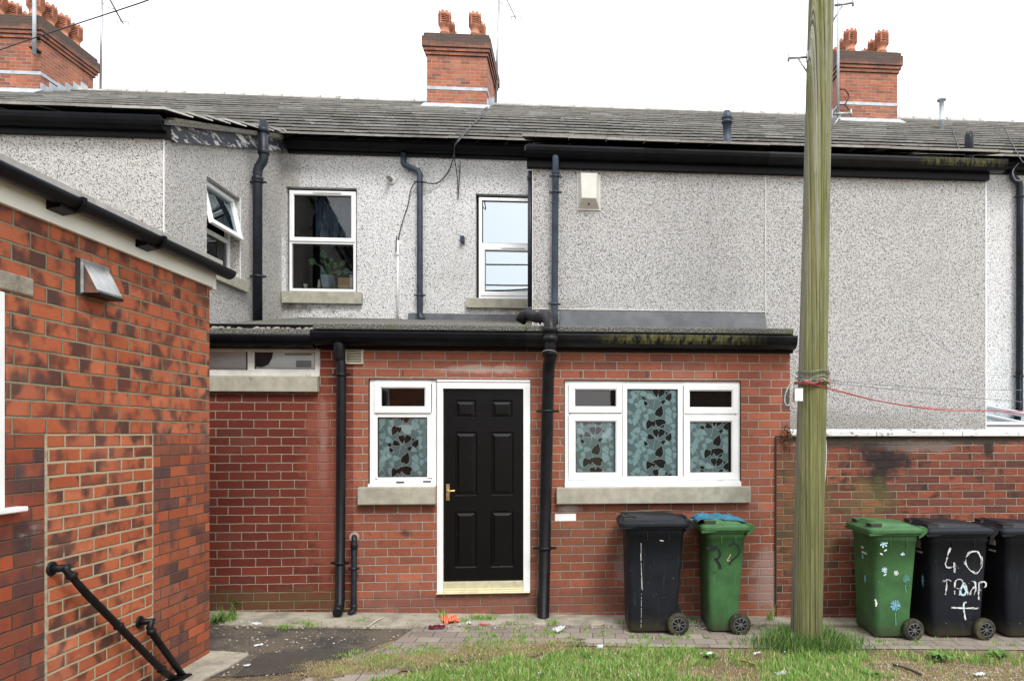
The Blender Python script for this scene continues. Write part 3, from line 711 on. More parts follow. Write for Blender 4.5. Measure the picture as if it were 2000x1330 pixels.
# net curtain hanging behind the upper light
nm = M('grey_net_curtain', .95, .05); nt_ = nm.noise(nm.mapv(nm.uv(),(0,0,0),(9,1.5,1)), 3, 5, .6); nm.col(nm.ramp(nt_, [(.35,(.06,.09,.12)),(.7,(.26,.32,.37))])); 
cu = MB(); pts = []
for i in range(40):
    x = fr[0]+.30+i*(fr[1]-fr[0]-.34)/39; pts.append((x, YR+.20+.02*math.sin(i*1.3)+.012*math.sin(i*.5)))
for i in range(39): cu.quad((pts[i][0],pts[i][1],tz-.02),(pts[i+1][0],pts[i+1][1],tz-.02),(pts[i+1][0],pts[i+1][1],fr[3]-.10+.06*math.sin(i*.35)),(pts[i][0],pts[i][1],fr[3]-.10+.06*math.sin(i*.35)))
tag(cu.build('net_curtain', nm.m, None, loc=(0,0,0)), 'bluish grey curtain gathered behind the upper light of the left upstairs window', 'curtain')

# flank window with an open top light
y0,y1,z0,z1 = sideH; xf = XS-.11
f = MB(); fw = .05; zt = z0+.46
f.box(xf-.05,xf,y0,y0+fw,z0,z1); f.box(xf-.05,xf,y1-fw,y1,z0,z1)
for za,zb in ((z0,z0+fw),(z1-fw,z1),(zt-.025,zt+.025)): f.box(xf-.049,xf-.001,y0+fw,y1-fw,za,zb)
fo = f.build('window', m_white, hA, bevel=.003)
g = MB(); g.quad((xf-.02,y0+fw,z0+fw),(xf-.02,y1-fw,z0+fw),(xf-.02,y1-fw,zt-.02),(xf-.02,y0+fw,zt-.02)); g.build('glass_pane', m_gdark, fo)
# open sash hinged at the top
ang = math.radians(13); hz = z1-.02; Lh = z1-zt-.03
def hs(y, d, o_): return (xf+.01+math.sin(ang)*d+math.cos(ang)*o_, y, hz-math.cos(ang)*d+math.sin(ang)*o_)
q = MB(); sw = .055
def bar(ya, yb, da, db, mi=0, t=.04, m_=None):
    vs = [hs(ya,da,0),hs(yb,da,0),hs(yb,db,0),hs(ya,db,0),hs(ya,da,t),hs(yb,da,t),hs(yb,db,t),hs(ya,db,t)]
    (m_ or q).add(vs, [(0,1,2,3),(7,6,5,4),(0,4,5,1),(1,5,6,2),(2,6,7,3),(3,7,4,0)], mi)
bar(y0+.01,y0+.01+sw,0,Lh); bar(y1-.01-sw,y1-.01,0,Lh); bar(y0+.01+sw,y1-.01-sw,0,sw); bar(y0+.01+sw,y1-.01-sw,Lh-sw,Lh)
so = q.build('sash', m_white, fo, bevel=.004)
q = MB(); bar(y0+.06,y1-.06,sw-.005,Lh-sw+.005,0,.006,q); 
q.build('glass_pane', m_mirror if False else glass_mat('tilted_pane', .30, gtint=(.55,.68,.72)), so)
for yy in (y0+.06, y1-.06): q = MB(); q.tube([hs(yy,Lh*.9,.0), (xf,yy,zt+.14)], .006, 6); q.build('stay', m_metal, so)
rb = MB(); rb.box(xf-1.2, xf-.18, y0-.2, y1+.2, z0-.1, z1+.1)
rb2 = MB()
X1 = xf-.16; X0_ = xf-1.3; a_,b_,c_,d_ = y0-.2,y1+.2,z0-.1,z1+.1
rb2.quad((X0_,a_,c_),(X0_,b_,c_),(X0_,b_,d_),(X0_,a_,d_)); rb2.quad((X0_,a_,c_),(X1,a_,c_),(X1,a_,d_),(X0_,a_,d_)); rb2.quad((X0_,b_,c_),(X1,b_,c_),(X1,b_,d_),(X0_,b_,d_))
rb2.quad((X0_,a_,c_),(X1,a_,c_),(X1,b_,c_),(X0_,b_,c_)); rb2.quad((X0_,a_,d_),(X1,a_,d_),(X1,b_,d_),(X0_,b_,d_)); rb2.build('room', m_room, hA)
sb = MB(); sb.box(XS-.14, XS+.06, y0-.08, y1+.12, z0-.13, z0+.003); sb.build('sill', m_stone, hA, bevel=.005)

# gutters, fascias and roof planes
def outrigger_roof(house, xa, xb, Yw, verge=None):
    """shallow catslide running down over the outrigger"""
    mb = MB(); slates(mb, xa, xb, Yw-.16, GO+.01, EAVY+.1, EAVZ+.06, .42, .40)
    under = MB(); under.prism([(xa+.02, Yw-.10, GO-.02), (xb-.02, Yw-.10, GO-.02), (xb-.02, EAVY, EAVZ+.0), (xa+.02, EAVY, EAVZ+.0)], (0,0,-.05)); 
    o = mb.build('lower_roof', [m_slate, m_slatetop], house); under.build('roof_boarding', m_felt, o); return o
def main_roof(house, xa, xb):
    mb = MB(); slates(mb, xa, xb, EAVY-.10, EAVZ-.085, RGY, RGZ-.02, .56, .62, th=.028)
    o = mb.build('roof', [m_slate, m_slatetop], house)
    u = MB(); u.prism([(xa,EAVY+.05,EAVZ-.02),(xb,EAVY+.05,EAVZ-.02),(xb,RGY,RGZ-.08),(xa,RGY,RGZ-.08)], (0,0,-.06))
    u.prism([(xa,RGY,RGZ-.06),(xb,RGY,RGZ-.06),(xb,RGY+8,RGZ-4.3),(xa,RGY+8,RGZ-4.3)], (0,0,-.06)); u.build('roof_boarding', m_felt, o)
    r = MB(); x = xa
    while x < xb:
        xe = min(x+.46, xb); zz = RGZ+.03*mnoise.noise(Vector((x*.35,3,2)))+random.uniform(-.012,.012)
        prof = [(RGY+math.cos(a)*.16, zz-.05+math.sin(a)*.12) for a in [math.pi*k/8 for k in range(9)]]
        r.px(prof, x, xe-.012)
        if random.random() < .8: r.px([(RGY+math.cos(a)*.175, zz-.045+math.sin(a)*.135) for a in [math.pi*k/8 for k in range(9)]], xe-.10, xe-.01)
        x = xe
    r.build('ridge_tiles', m_slate, o)
    return o
main_roof(hA, -17, XA); main_roof(hB, XA, XM); main_roof(hC, XM, 14.5)
outrigger_roof(hA, -13, XS+.13, YO)
outrigger_roof(hB, XL-.10, XM, YOR); outrigger_roof(hC, XM, XR+.18, YOR)
# left outrigger eaves
def eaves(house, xa, xb, Yw, z, mat=None, fh=.22, gs=1.0, joints=(), ov=.0):
    f = MB(); f.box(xa, xb, Yw-.05, Yw+.02, z-fh-.02, z-.02); f.build('fascia', m_black, house, bevel=.004)
    gutter(house, xa-ov, xb+ov, Yw-.05-.118*gs, z, gs, mat, joints=joints)
m_gutR = gutter_mat('mossy_gutter_end', at(1880,300,7.45).x, .55, 1.0, GO-.05, .09)
eaves(hA, -13, XS+.06, YO, GO, gs=1.05, fh=.155)
eaves(hB, XL-.06, XM-.001, YOR, GO-.03, gs=1.05, fh=.18)
eaves(hC, XM, XR+.02, YOR, GO-.03, gs=1.05, fh=.18, mat=m_gutR)
gutter(hC, XR+.02, XR+.16, YOR-.174, GO-.03, 1.05, m_gutR)
eaves(hA, XS+.10, XA, YR, 5.89, fh=.135, gs=1.05); eaves(hB, XA, XL+.5, YR, 5.89, fh=.135, gs=1.05)
eaves(hC, XR-.5, 9, YR, 5.89, fh=.135, gs=1.05)
# verge board with peeling paint on the left outrigger
sv = (EAVZ-GO)/(EAVY+.1-(YO-.16))
def vz(y): return GO+.0+sv*(y-(YO-.16))
vb = MB(); yv0, yv1 = YO-.02, YR-.02
vb.prism([(XS+.004,yv0,vz(yv0)-.055),(XS+.004,yv1,vz(yv1)-.03),(XS+.004,yv1,vz(yv1)-.20),(XS+.004,yv0+.14,vz(yv0+.14)-.25),(XS+.004,yv0,vz(yv0)-.19)], (.05,0,0)); vb.build('verge_board', m_peel, hA, bevel=.003)
vb = MB(); vb.prism([(XS+.0,yv0+.05,vz(yv0)+.01),(XS+.0,yv1,vz(yv1)+.02),(XS+.0,yv1,vz(yv1)-.035),(XS+.0,yv0+.05,vz(yv0)-.06)], (.085,0,0)); vb.build('verge_mortar', m_mortar, hA)

# --- house B (middle): rear wall with the sky-reflecting window, outrigger
wr = rect(929, 380, 1060, 583, YR)
w = MB(); holes_y(w, YR, XA+.0, XL+1.0, ZW, 5.85, [(wr[0], wr[0]+1.05, wr[2], wr[3])], .10); w.build('rear_wall', m_dashRec, hB)
w = MB(); w.quad((XL,YOR,ZW),(XM,YOR,ZW),(XM,YOR,GO-.1),(XL,YOR,GO-.1)); w.quad((XL,YR,ZW),(XL,YOR,ZW),(XL,YOR,GO-.2),(XL,YR,GO-.2)); 
w.add([(XL,YOR,GO-.2),(XL,YR,GO-.2),(XL,YR,5.85)], [(0,1,2)])
w.build('wall', m_dashR, hB)
b = MB(); b.box(XL-.003, XL+.004, YOR-.006, YOR+.004, 2.9, GO-.2); b.box(XM-.005, XM+.005, YOR-.010, YOR+.001, 3.10, GO-.2)
b.box(XL+.0, XM+.02, YOR-.012, YOR+.001, at(1300,607,YOR).z-.003, at(1300,607,YOR).z+.005); b.build('render_bead', m_whited, hB)
b = MB(); b.box(XA-.006, XA+.006, YR-.007, YR-.001, 3.4, 5.7); b.build('render_bead', m_white, hB)
fr = (wr[0]+.04, wr[0]+1.0, wr[2]+.0, wr[3]-.04); Yf = YR+.03
tz = at(985, 478, Yf).z; bz = at(985,571,Yf).z
o = window(hB, fr, Yf, .045, [(fr[0]+.05, fr[1]-.05, tz+.02, fr[3]-.05, 0, m_mirror), (fr[0]+.035, fr[1]-.035, fr[2]+.045, tz-.035, .055, m_mirror)],
           frame_bars=[(fr[0]+.045, fr[1]-.045, tz-.045, tz+.02)])
v = MB(); v.box(fr[0]+.33, fr[0]+.66, Yf-.022, Yf-.014, tz-.062, tz-.048); v.build('trickle_vent', m_whited, o)
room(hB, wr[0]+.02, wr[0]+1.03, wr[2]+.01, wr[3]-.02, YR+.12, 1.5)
s_ = rect(910, 583, 1045, 602, YR-.04); sb = MB(); sb.box(s_[0], s_[0]+1.25, YR-.06, YR+.02, s_[2], s_[3]-.004); sb.build('sill', m_stone, hB, bevel=.006)
# alarm box: tapered white hood
ax0, ax1, az0, az1 = rect(1128, 339, 1172, 408, YOR-.05)
m_al = plain('yellowed_alarm_cover', (.58,.57,.51), .5, .4, var=.06, nscale=5, dirt=((.30,.27,.20), .66))
q = MB(); d = .10; i_ = .045
vs = [(ax0,YOR-.002,az0),(ax1,YOR-.002,az0),(ax1,YOR-.002,az1),(ax0,YOR-.002,az1),(ax0+i_,YOR-d,az0+.10),(ax1-i_,YOR-d,az0+.10),(ax1-i_*.8,YOR-d*.8,az1-.006),(ax0+i_*.8,YOR-d*.8,az1-.006)]
q.add(vs, [(4,5,6,7),(0,1,5,4),(1,2,6,5),(2,3,7,6),(3,0,4,7)]); q.box(ax0-.006,ax1+.006,YOR-.012,YOR-.001,az0-.006,az1+.006)
ao = q.build('alarm_box', m_al, hB, bevel=.006)
q = MB(); q.lathe(((ax0+ax1)/2, YOR-.062, az0+.045), [(.010,-.012),(.010,.004)], 10, axis='y'); q.build('alarm_lamp', m_iron, ao)
# lead flashings
def flash(house, x0p, x1p, y0p, y1p, Y, mat=None, n=3):
    a0, a1, b0, b1 = rect(x0p, y0p, x1p, y1p, Y-.02); q = MB(); st = (a1-a0)/n
    for i in range(n): q.prism([(a0+i*st,Y-.012-.001*i,b1),(a0+(i+1)*st+.03,Y-.012-.001*i,b1),(a0+(i+1)*st+.03,Y-.10-.001*i,b0-.1),(a0+i*st,Y-.10-.001*i,b0-.1)], (0,.008,0))
    return q.build('lead_flashing', mat or m_lead, house)
flash(hB, 1094, 1490, 609, 640, YOR, n=3); flash(hB, 797, 1040, 613, 640, YR, n=2); flash(hA, 380, 605, 622, 645, YR, n=3)

# --- house C
w = MB(); w.quad((XM,YOR,ZW),(XR,YOR,ZW),(XR,YOR,GO-.1),(XM,YOR,GO-.1)); w.quad((XR,YOR,ZW),(XR,YR,ZW),(XR,YR,5.8),(XR,YOR,GO-.2)); w.build('wall', m_dashR, hC)
w = MB(); w.quad((XR,YR,ZW),(9,YR,ZW),(9,YR,5.85),(XR,YR,5.85)); w.build('rear_wall', m_dashRec, hC)
b = MB(); b.box(XR-.004, XR+.007, YOR-.006, YOR+.004, 1.6, GO-.2); b.build('corner_bead', m_white, hC)
# chimneys
cA = chimney(hA, -13.62, -12.16); cB = chimney(hB, -3.57, -2.17); cC = chimney(hC, 6.44, 7.9)

# pipes on the houses
Ys = 9.07
pipe(hA, [at(515,240,Ys), at(515,309,Ys), at(513,316,Ys), at(505,328,Ys), at(503,338,Ys), at(503,642,Ys)], .056, m_dkpipe, 'soil_pipe',
     [at(503,356,Ys), at(503,540,Ys)], [at(515,298,Ys), at(503,350,Ys), at(515,256,Ys)], 18, .04)
q = MB(); c0 = at(515,240,Ys)
for k in range(10):
    a = k*math.pi/5; q.tube([(c0.x+.048*math.cos(a),c0.y+.048*math.sin(a),c0.z-.01),(c0.x+.02*math.cos(a),c0.y+.02*math.sin(a),c0.z+.04)], .006, 6)
q.build('pipe_cage', m_dkpipe, hA)
Yp = YR-.07
pipe(hB, [at(788,300,Yp), at(788,318,Yp), at(791,323,Yp), at(816,334,Yp), at(820,341,Yp), at(820,610,Yp), at(821,618,Yp), at(826,626,Yp-.08)], .042, m_blueg, 'downpipe',
     [at(820,356,Yp), at(820,577,Yp)], [], 16, .06)
Yp = YOR-.07
pipe(hB, [at(1085,307,Yp-.05), at(1085,311,Yp-.06), at(1085,340,Yp), at(1083,612,Yp), at(1084,634,Yp-.01)], .036, m_blueg, 'downpipe',
     [at(1085,345,Yp), at(1085,376,Yp), at(1083,594,Yp)], [at(1085,338,Yp)], 16, .06)
pipe(hB, [(XL-.03, YOR+.05, at(1040,332,YOR).z), (XL-.03, YOR+.05, at(1040,598,YOR).z)], .026, m_dkpipe, 'waste_pipe', [], [(XL-.03, YOR+.05, at(1040,345,YOR).z)], 12)
Yp = YR-.07
pipe(hC, [at(1978,328,Yp), at(1978,346,Yp), at(1990,358,Yp), at(1992,366,Yp), at(1991,815,Yp)], .05, m_dkpipe, 'downpipe', [at(1992,385,Yp), at(1991,735,Yp)], [], 16, .05)
# roof vents
def roofvent(house, px_, py0, py1, Y, r, kind, mat):
    a = at(px_, py0, Y); b = at(px_, py1, Y); q = MB()
    if kind == 0: q.lathe((b.x,Y,b.z-.25), [(r*1.3,.22),(r*1.3,.27),(r,.28),(r,a.z-b.z+.25-.20),(r*1.35,a.z-b.z+.25-.19),(r*1.35,a.z-b.z+.25-.155),(r*1.05,a.z-b.z+.25-.15),(r*1.35,a.z-b.z+.25-.14),(r*1.35,a.z-b.z+.25-.10),(r*.9,a.z-b.z+.25-.01),(r*.5,a.z-b.z+.25)], 18)
    elif kind == 1: q.lathe((b.x,Y,b.z-.2), [(r,0),(r,.44),(r*1.2,.45),(r*1.2,.48),(r*.9,.49),(r*.9,a.z-b.z+.2-.09),(r*1.75,a.z-b.z+.2-.07),(r*1.8,a.z-b.z+.2-.05),(r*1.3,a.z-b.z+.2-.01),(r*.4,a.z-b.z+.2)], 18)
    else:
        hz_ = a.z-b.z+.2; q.lathe((b.x,Y,b.z-.2), [(r,0),(r,hz_-.07),(r*.95,hz_-.04),(r*.55,hz_-.02),(r*.2,hz_-.015)], 18)
        for k in range(12): q.tube([(b.x+r*.95*math.cos(k*.5236),Y+r*.95*math.sin(k*.5236),a.z-.06),(b.x+r*.6*math.cos(k*.5236),Y+r*.6*math.sin(k*.5236),a.z+.01)], .006, 5)
    return q.build('vent_pipe', mat, house)
roofvent(hB, 1420, 217, 284, 10.3, .062, 0, m_blueg); roofvent(hC, 1839, 191, 259, 14.6, .055, 1, m_leadl); roofvent(hC, 1893, 260, 300, 8.6, .056, 2, m_dkpipe)

# fittings in the recess
q = MB(); c0 = at(764,352,YR); q.lathe((c0.x,YR-.008,c0.z), [(.075,.008),(.07,-.004),(.035,-.012)], 24, axis='y'); fo = q.build('flue_collar', m_whited, hA)
q = MB(); q.tube([(c0.x,YR-.01,c0.z),(c0.x-.01,YR-.10,c0.z+.01),(c0.x+.0,YR-.14,c0.z-.02)], .03, 12); q.build('flue_outlet', m_metal, fo)
q = MB(); c0 = at(903,467,YR-.04); q.box(c0.x-.028,c0.x+.028,YR-.07,YR-.001,c0.z-.05,c0.z+.04); q.tube([(c0.x-.0,YR-.04,c0.z+.04),(c0.x-.09,YR-.03,c0.z+.07)], .004, 6); q.build('junction_box', m_blueg, hB, bevel=.01)
# conduit and cable
co = MB(); co.tube([at(777,470,YR-.02), at(776,628,YR-.02)], .014, 8); c0 = at(777,500,YR-.02); co.lathe((c0.x,c0.y,c0.z), [(.014,0),(.02,.0),(.02,.05),(.014,.05)], 10); co.build('conduit', m_white, hA)
wire('cable', [at(834,357,YR-.06), at(812,357,YR-.09), at(802,372,YR-.03), at(797,400,YR-.02), at(787,430,YR-.02), at(779,462,YR-.02), at(777,478,YR-.02)], .007, m_wire, hA)
wire('cable', [at(775,462,YR-.03), at(774,475,YR-.03), at(774,492,YR-.03)], .008, m_wire, hA)
def rr(px_, py, lift=.06):        # point on the main roof seen at a pixel
    a, b, c_ = ray(px_, py); t = (EAVZ-H-SL*EAVY+lift)/(c_-SL*b); return Vector((t*a,t*b,H+t*c_))
wire('aerial_cable', [rr(958,196,.05), rr(945,222,.08), rr(920,247,.09), rr(895,276,.10), at(888,287,YR-.22), at(886,306,YR-.22), at(876,335,YR-.05), at(860,354,YR-.04), at(846,359,YR-.05), at(828,357,YR-.10)], .009, m_wire, hB)
wire('aerial_cable', [rr(955,200,.05), rr(934,232,.08), rr(903,262,.09), at(889,285,YR-.22), at(888,310,YR-.15), at(893,345,YR-.04), at(895,388,YR-.03)], .007, m_wire, hB)
wire('aerial_cable', [at(899,318,YR-.03), at(897,350,YR-.03), at(895,389,YR-.03)], .006, m_wire, hB)
wire('aerial_cable', [at(1990,318,YR-.2), at(1978,335,YR-.22), at(1984,352,YR-.24), at(1999,352,YR-.2)], .010, m_wireg, hC)
wire('aerial_cable', [rr(1857,243,.05), rr(1874,293,.08)], .008, m_wire, hC); wire('aerial_cable', [rr(1960,245,.05), rr(1990,305,.08), at(1999,316,YR-.2)], .008, m_wire, hC)

# ================================================================== GROUND-FLOOR EXTENSIONS
YE = 6.80
XE0 = -3.9; XJ = at(640, 900, YE).x; XE1 = at(1543, 800, YE).x
e2 = empty('brick_extension', (1, YE, 0), 'orange brick ground-floor extension with the black panelled door and leaf-film windows', 'extension')
e1 = empty('brick_outhouse', (-3.3, YE, 0), 'deep red brick outhouse left of the door with a high narrow window', 'outhouse')
RT = 2.86                                            # underside of roof edge
# openings
whl = rect(405, 678, 625, 765, YE)                    # high window opening incl. sill
holeL = (XE0+.3, whl[1], whl[2], at(515, 676, YE).z)
XD = at(690, 900, YE).x
w = MB(); holes_y(w, YE, XE0, XD, -.3, RT-.1, [holeL], .10); w.build('wall', m_ext2, e1)
dl = rect(721, 741, 855, 945, YE); dd = rect(848, 745, 1036, 1155, YE)
ww = rect(1103, 744, 1446, 948, YE)
# L-shaped opening for side light + door handled as two holes
XDm = at(853, 900, YE).x
hD = (XDm, dd[1], dd[2], dl[3]); hL = (dl[0], XDm, dl[2], dl[3]); hW = (ww[0], ww[1], ww[2], ww[3])
w = MB(); xs_ = [hL, hD, hW]
holes_y(w, YE, XD, XE1, -.3, RT-.1, xs_, .10)
w.quad((XE1,YE,-.3),(XE1,YOR,-.3),(XE1,YOR,RT-.1),(XE1,YE,RT-.1)); w.build('wall', m_ext, e2)
# outhouse high window
Yw_ = YE+.02; f0 = (XE0+.3, at(625,700,Yw_).x, at(515,735,Yw_).z, at(515,677,Yw_).z); xm0 = at(483,700,Yw_).x; xm1 = at(496,700,Yw_).x
o = window(e1, f0, Yw_, .05, [(f0[0]+.05, xm0-.01, f0[2]+.06, f0[3]-.03, 0, m_glass), (xm1+.0, f0[1]-.05, f0[2]+.07, f0[3]-.025, 0, m_glass)], mat=m_whited, frame_bars=[(xm0,xm1,f0[2]+.05,f0[3]-.05),(f0[0]+.05,xm0,f0[2]+.05,f0[2]+.06),(xm1,f0[1]-.05,f0[2]+.05,f0[2]+.07)])
q = MB(); q.box(f0[0]+.04, f0[1]-.04, Yw_+.036, Yw_+.040, f0[2]+.04, f0[3]-.02); q.build('frosted_film', m_blind, o)
# torn clear patch in the frosting: dark
q = MB(); cpx = at(535,690,Yw_+.09)
pl = [(520,682),(535,681),(531,700),(524,712),(512,717),(500,716),(499,682)]
q.prism([tuple(at(a,b,Yw_+.0335)) for a,b in pl], (0,.002,0)); q.build('bare_glass_patch', m_room, o)
q = MB(); q.prism([tuple(at(a,b,Yw_+.0335)) for a,b in [(556,690),(608,690),(608,694),(556,694)]], (0,.002,0)); q.prism([tuple(at(a,b,Yw_+.0335)) for a,b in [(578,704),(608,704),(608,717),(578,717)]], (0,.002,0)); q.build('bare_glass_patch', plain('grey_gloom',(.30,.32,.32),.9), o)
q = MB(); s_ = rect(405,735,621,765,YE-.03); q.box(XE0+.25, s_[1], YE-.05, YE+.04, s_[2], s_[3]-.003); q.build('sill', m_stone, e1, bevel=.006)
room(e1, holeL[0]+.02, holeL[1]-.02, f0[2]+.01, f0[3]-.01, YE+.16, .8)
# roof edges
def leanto(parent, xa, xb, yf, zt, yb, zb, mat_g, gz_, gy, fh=.17, gs=.8, felt=.05, nm_='roof'):
    q = MB(); q.prism([(xa,yf,zt),(xb,yf,zt),(xb,yb,zb),(xa,yb,zb)], (0,0,-.06)); 
    o = q.build(nm_, m_felt, parent, bevel=.012)
    f = MB(); f.box(xa+.01, xb-.01, YE-.045, YE+.01, RT-.26, RT-.03); f.build('fascia', m_black, parent, bevel=.004)
    g_ = MB(); g_.px(gutter_prof(gy, gz_, gs), xa, xb); 
    return g_.build('gutter', mat_g, parent)
XG = at(608, 660, YE-.15).x
m_gutM = gutter_mat('mossy_long_gutter', at(1330,660,6.63).x, .85, 1.0, at(1330,663,6.63).z, .06)
zg = at(1100, 650, YE-.18).z
XEr = at(1556, 670, YE-.15).x
zft = at(1100, 637, YE-.10).z
leanto(e2, XG, XL+.0, YE-.12, zft, YR-.01, zft+.178*(YR-YE+.1), m_black, zg, YE-.185, gs=1.15)
q = MB(); q.prism([(XL+.001,YE-.12,zft),(XEr-.02,YE-.12,zft),(XEr-.02,YOR-.01,zft+.13),(XL+.001,YOR-.01,zft+.13)], (0,0,-.06)); q.build('roof', m_felt, e2, bevel=.012)
f = MB(); f.box(XL-.0, XEr-.0, YE-.045, YE+.01, RT-.26, RT-.03); f.build('fascia', m_black, e2, bevel=.004)
q = MB(); q.px(gutter_prof(YE-.185, zg, 1.15), XL+.0, XEr); q.build('gutter', m_gutM, e2)
# dropped fascia run seen behind the left gutter end
zl = at(500, 653, YE-.15).z
leanto(e1, XE0, XG-.002, YE-.08, at(500,641,YE-.1).z, YR-.01, 3.43, m_black, zl, YE-.15, gs=.95)
# rubble along the outhouse roof edge
q = MB()
for i in range(420):
    x = random.uniform(XE0+.4, XG); y = random.uniform(YE-.08, YE+.35); z = at(500,641,YE-.1).z+.17*(y-YE+.08); s_ = random.uniform(.004,.016)
    q.box(x-s_, x+s_, y-s_, y+s_, z-.002, z+s_)
q.build('roof_chippings', m_stone, e1)

# --- window film with leaves

m_film = plain('blue_grey_window_film', (.28,.42,.44), .55, .3, var=.06)
m_leafl = plain('pale_film_leaf', (.55,.80,.82), .55, .3, var=.08, nscale=9)
m_leafd = plain('dark_film_leaf', (.007,.009,.012), .5, .3)
m_line = plain('pale_film_outline', (.66,.85,.85), .55, .3)
DK = [(1000,668,33,-70),(938,737,27,115),(964,735,17,90),(1012,735,36,200),(978,790,24,80),(1016,792,26,120),(941,821,22,20),(906,832,14,200),(915,866,15,240),(1060,828,24,300),(1024,856,15,320),(1046,798,9,60)]
LT = [(905,606,26,30),(872,660,24,150),(903,645,20,240),(941,660,24,0),(860,693,26,190),(846,720,24,100),(1058,658,28,60),(1062,716,32,240),(1092,752,18,200),(914,737,30,90),(862,778,26,170),(896,800,25,20),(843,818,22,120),(1086,796,26,80),(1093,846,18,250),(1044,858,22,20),(888,858,24,330),(866,878,22,210),(806,668,22,10),(1100,680,20,100),(812,720,18,50),(1096,640,16,50),(822,850,22,200),(830,800,18,80),(918,690,20,70)]
ST = [[(990,640),(985,690),(968,735),(965,775),(975,830),(960,895)],[(965,775),(1000,760),(1030,740)],[(975,830),(1020,810),(1046,798)],[(975,830),(940,800),(905,832)],[(968,735),(930,720),(905,706)],[(1085,640),(1070,700),(1090,760),(1070,830),(1095,890)],[(860,640),(850,700),(880,760),(860,830),(885,890)],[(975,830),(1015,850),(1060,828)]]
def leafpoly(cx, cy, r, a):
    a = math.radians(a); out = []
    for t, rad in ((0,1.42),(12,1.08),(30,.86),(60,.72),(90,.70),(120,.78),(148,.84),(170,.66),(180,.54),(190,.66),(212,.84),(240,.78),(270,.70),(300,.72),(330,.86),(348,1.08)):
        th = math.radians(t)+a; out.append((cx+math.cos(th)*r*rad, cy+math.sin(th)*r*rad*1.0))
    return out
def clip(poly, x0, x1, z0, z1):
    def cl(P, f, g):
        out = []
        for i in range(len(P)):
            a, b = P[i-1], P[i]; fa, fb = f(a), f(b)
            if fa*fb < 0: t = fa/(fa-fb); out.append((a[0]+(b[0]-a[0])*t, a[1]+(b[1]-a[1])*t))
            if fb >= 0: out.append(b)
        return out
    for f in (lambda p: p[0]-x0, lambda p: x1-p[0], lambda p: p[1]-z0, lambda p: z1-p[1]):
        if len(poly) < 3: return []
        poly = cl(poly, f, None)
    return poly
K3 = 1/(3.243*195.)
def film(parent, x0, x1, z0, z1, Y, ox, oz):
    q = MB(); q.box(x0, x1, Y, Y+.003, z0, z1, 0); k = 1/(3.243*195.)
    tw, th = 326, 255
    lay = [0]
    def put(poly, mi):
        P = [(ox+(p[0]-795)*k, oz-(p[1]-640)*k) for p in poly]; P = clip(P, x0+.002, x1-.002, z0+.002, z1-.002)
        if len(P) < 3: return
        lay[0] += 1; y = Y-.0006-.0006*(mi-1)-(lay[0] % 9)*.00005-(.0008 if mi == 2 else 0)
        n = len(q.v); q.v += [(p[0], y, p[1]) for p in P]; q.f.append(tuple(range(n, n+len(P)))); q.mi.append(mi); q.sm.append(False)
    for ti in range(-2, 3):
        for tj in range(-3, 5):
            dx, dy = ti*tw, tj*th
            for (cx,cy,r,a) in LT: put(leafpoly(cx+dx,cy+dy,r*1.0,a), 1)
            for (cx,cy,r,a) in DK: put(leafpoly(cx+dx,cy+dy,r*1.20,a), 3); put(leafpoly(cx+dx,cy+dy,r*1.08,a), 2)
            for s_ in ST:
                for a_, b_ in zip(s_, s_[1:]):
                    d = Vector((b_[0]-a_[0], b_[1]-a_[1])).normalized()*1.7; nx_, ny_ = -d.y, d.x
                    put([(a_[0]+nx_+dx,a_[1]+ny_+dy),(b_[0]+nx_+dx,b_[1]+ny_+dy),(b_[0]-nx_+dx,b_[1]-ny_+dy),(a_[0]-nx_+dx,a_[1]-ny_+dy)], 3)
    return q.build('leaf_film', [m_film, m_leafl, m_leafd, m_line], parent)

# --- side light beside the door
Yw_ = YE+.015
f0 = (dl[0], XDm-.004, dl[2], dl[3])
pz = lambda py, px_=785: at(px_, py, Yw_).z
pxx = lambda px_, py=850: at(px_, py, Yw_).x
o = window(e2, f0, Yw_, .045, [(pxx(732), pxx(842), pz(806), pz(746), .062, m_gdark), (pxx(737), pxx(834), pz(932), pz(815), 0, m_glass)],
           frame_bars=[(pxx(727),pxx(737),pz(934),pz(806)), (pxx(834),pxx(846),pz(934),pz(806)), (pxx(737),pxx(834),pz(815),pz(806)), (pxx(737),pxx(834),pz(938),pz(932))])
film(o, pxx(738), pxx(833), pz(931), pz(816), Yw_+.036, pxx(785)-190*K3, pz(838)+95*K3)
q = MB(); q.box(pxx(774),pxx(790),Yw_-.006,Yw_+.0,pz(943),pz(940)); q.box(pxx(826),pxx(842),Yw_-.004,Yw_,pz(942),pz(939)); q.build('drain_slot', m_seal, o)
s_ = rect(699, 951, 851, 985, YE-.05); q = MB(); q.box(s_[0], XDm-.005, YE-.07, YE+.03, s_[2], s_[3]); q.build('sill', m_stone, e2, bevel=.008)
q = MB(); q.box(f0[0]-.0, f0[1], YE-.045, YE+.014, s_[3]+.001, f0[2]+.004); q.build('drip_strip', m_white, e2, bevel=.003)
room(e2, f0[0]+.02, dd[1]-.02, dd[2]+.02, dl[3]-.02, YE+.14, .62)
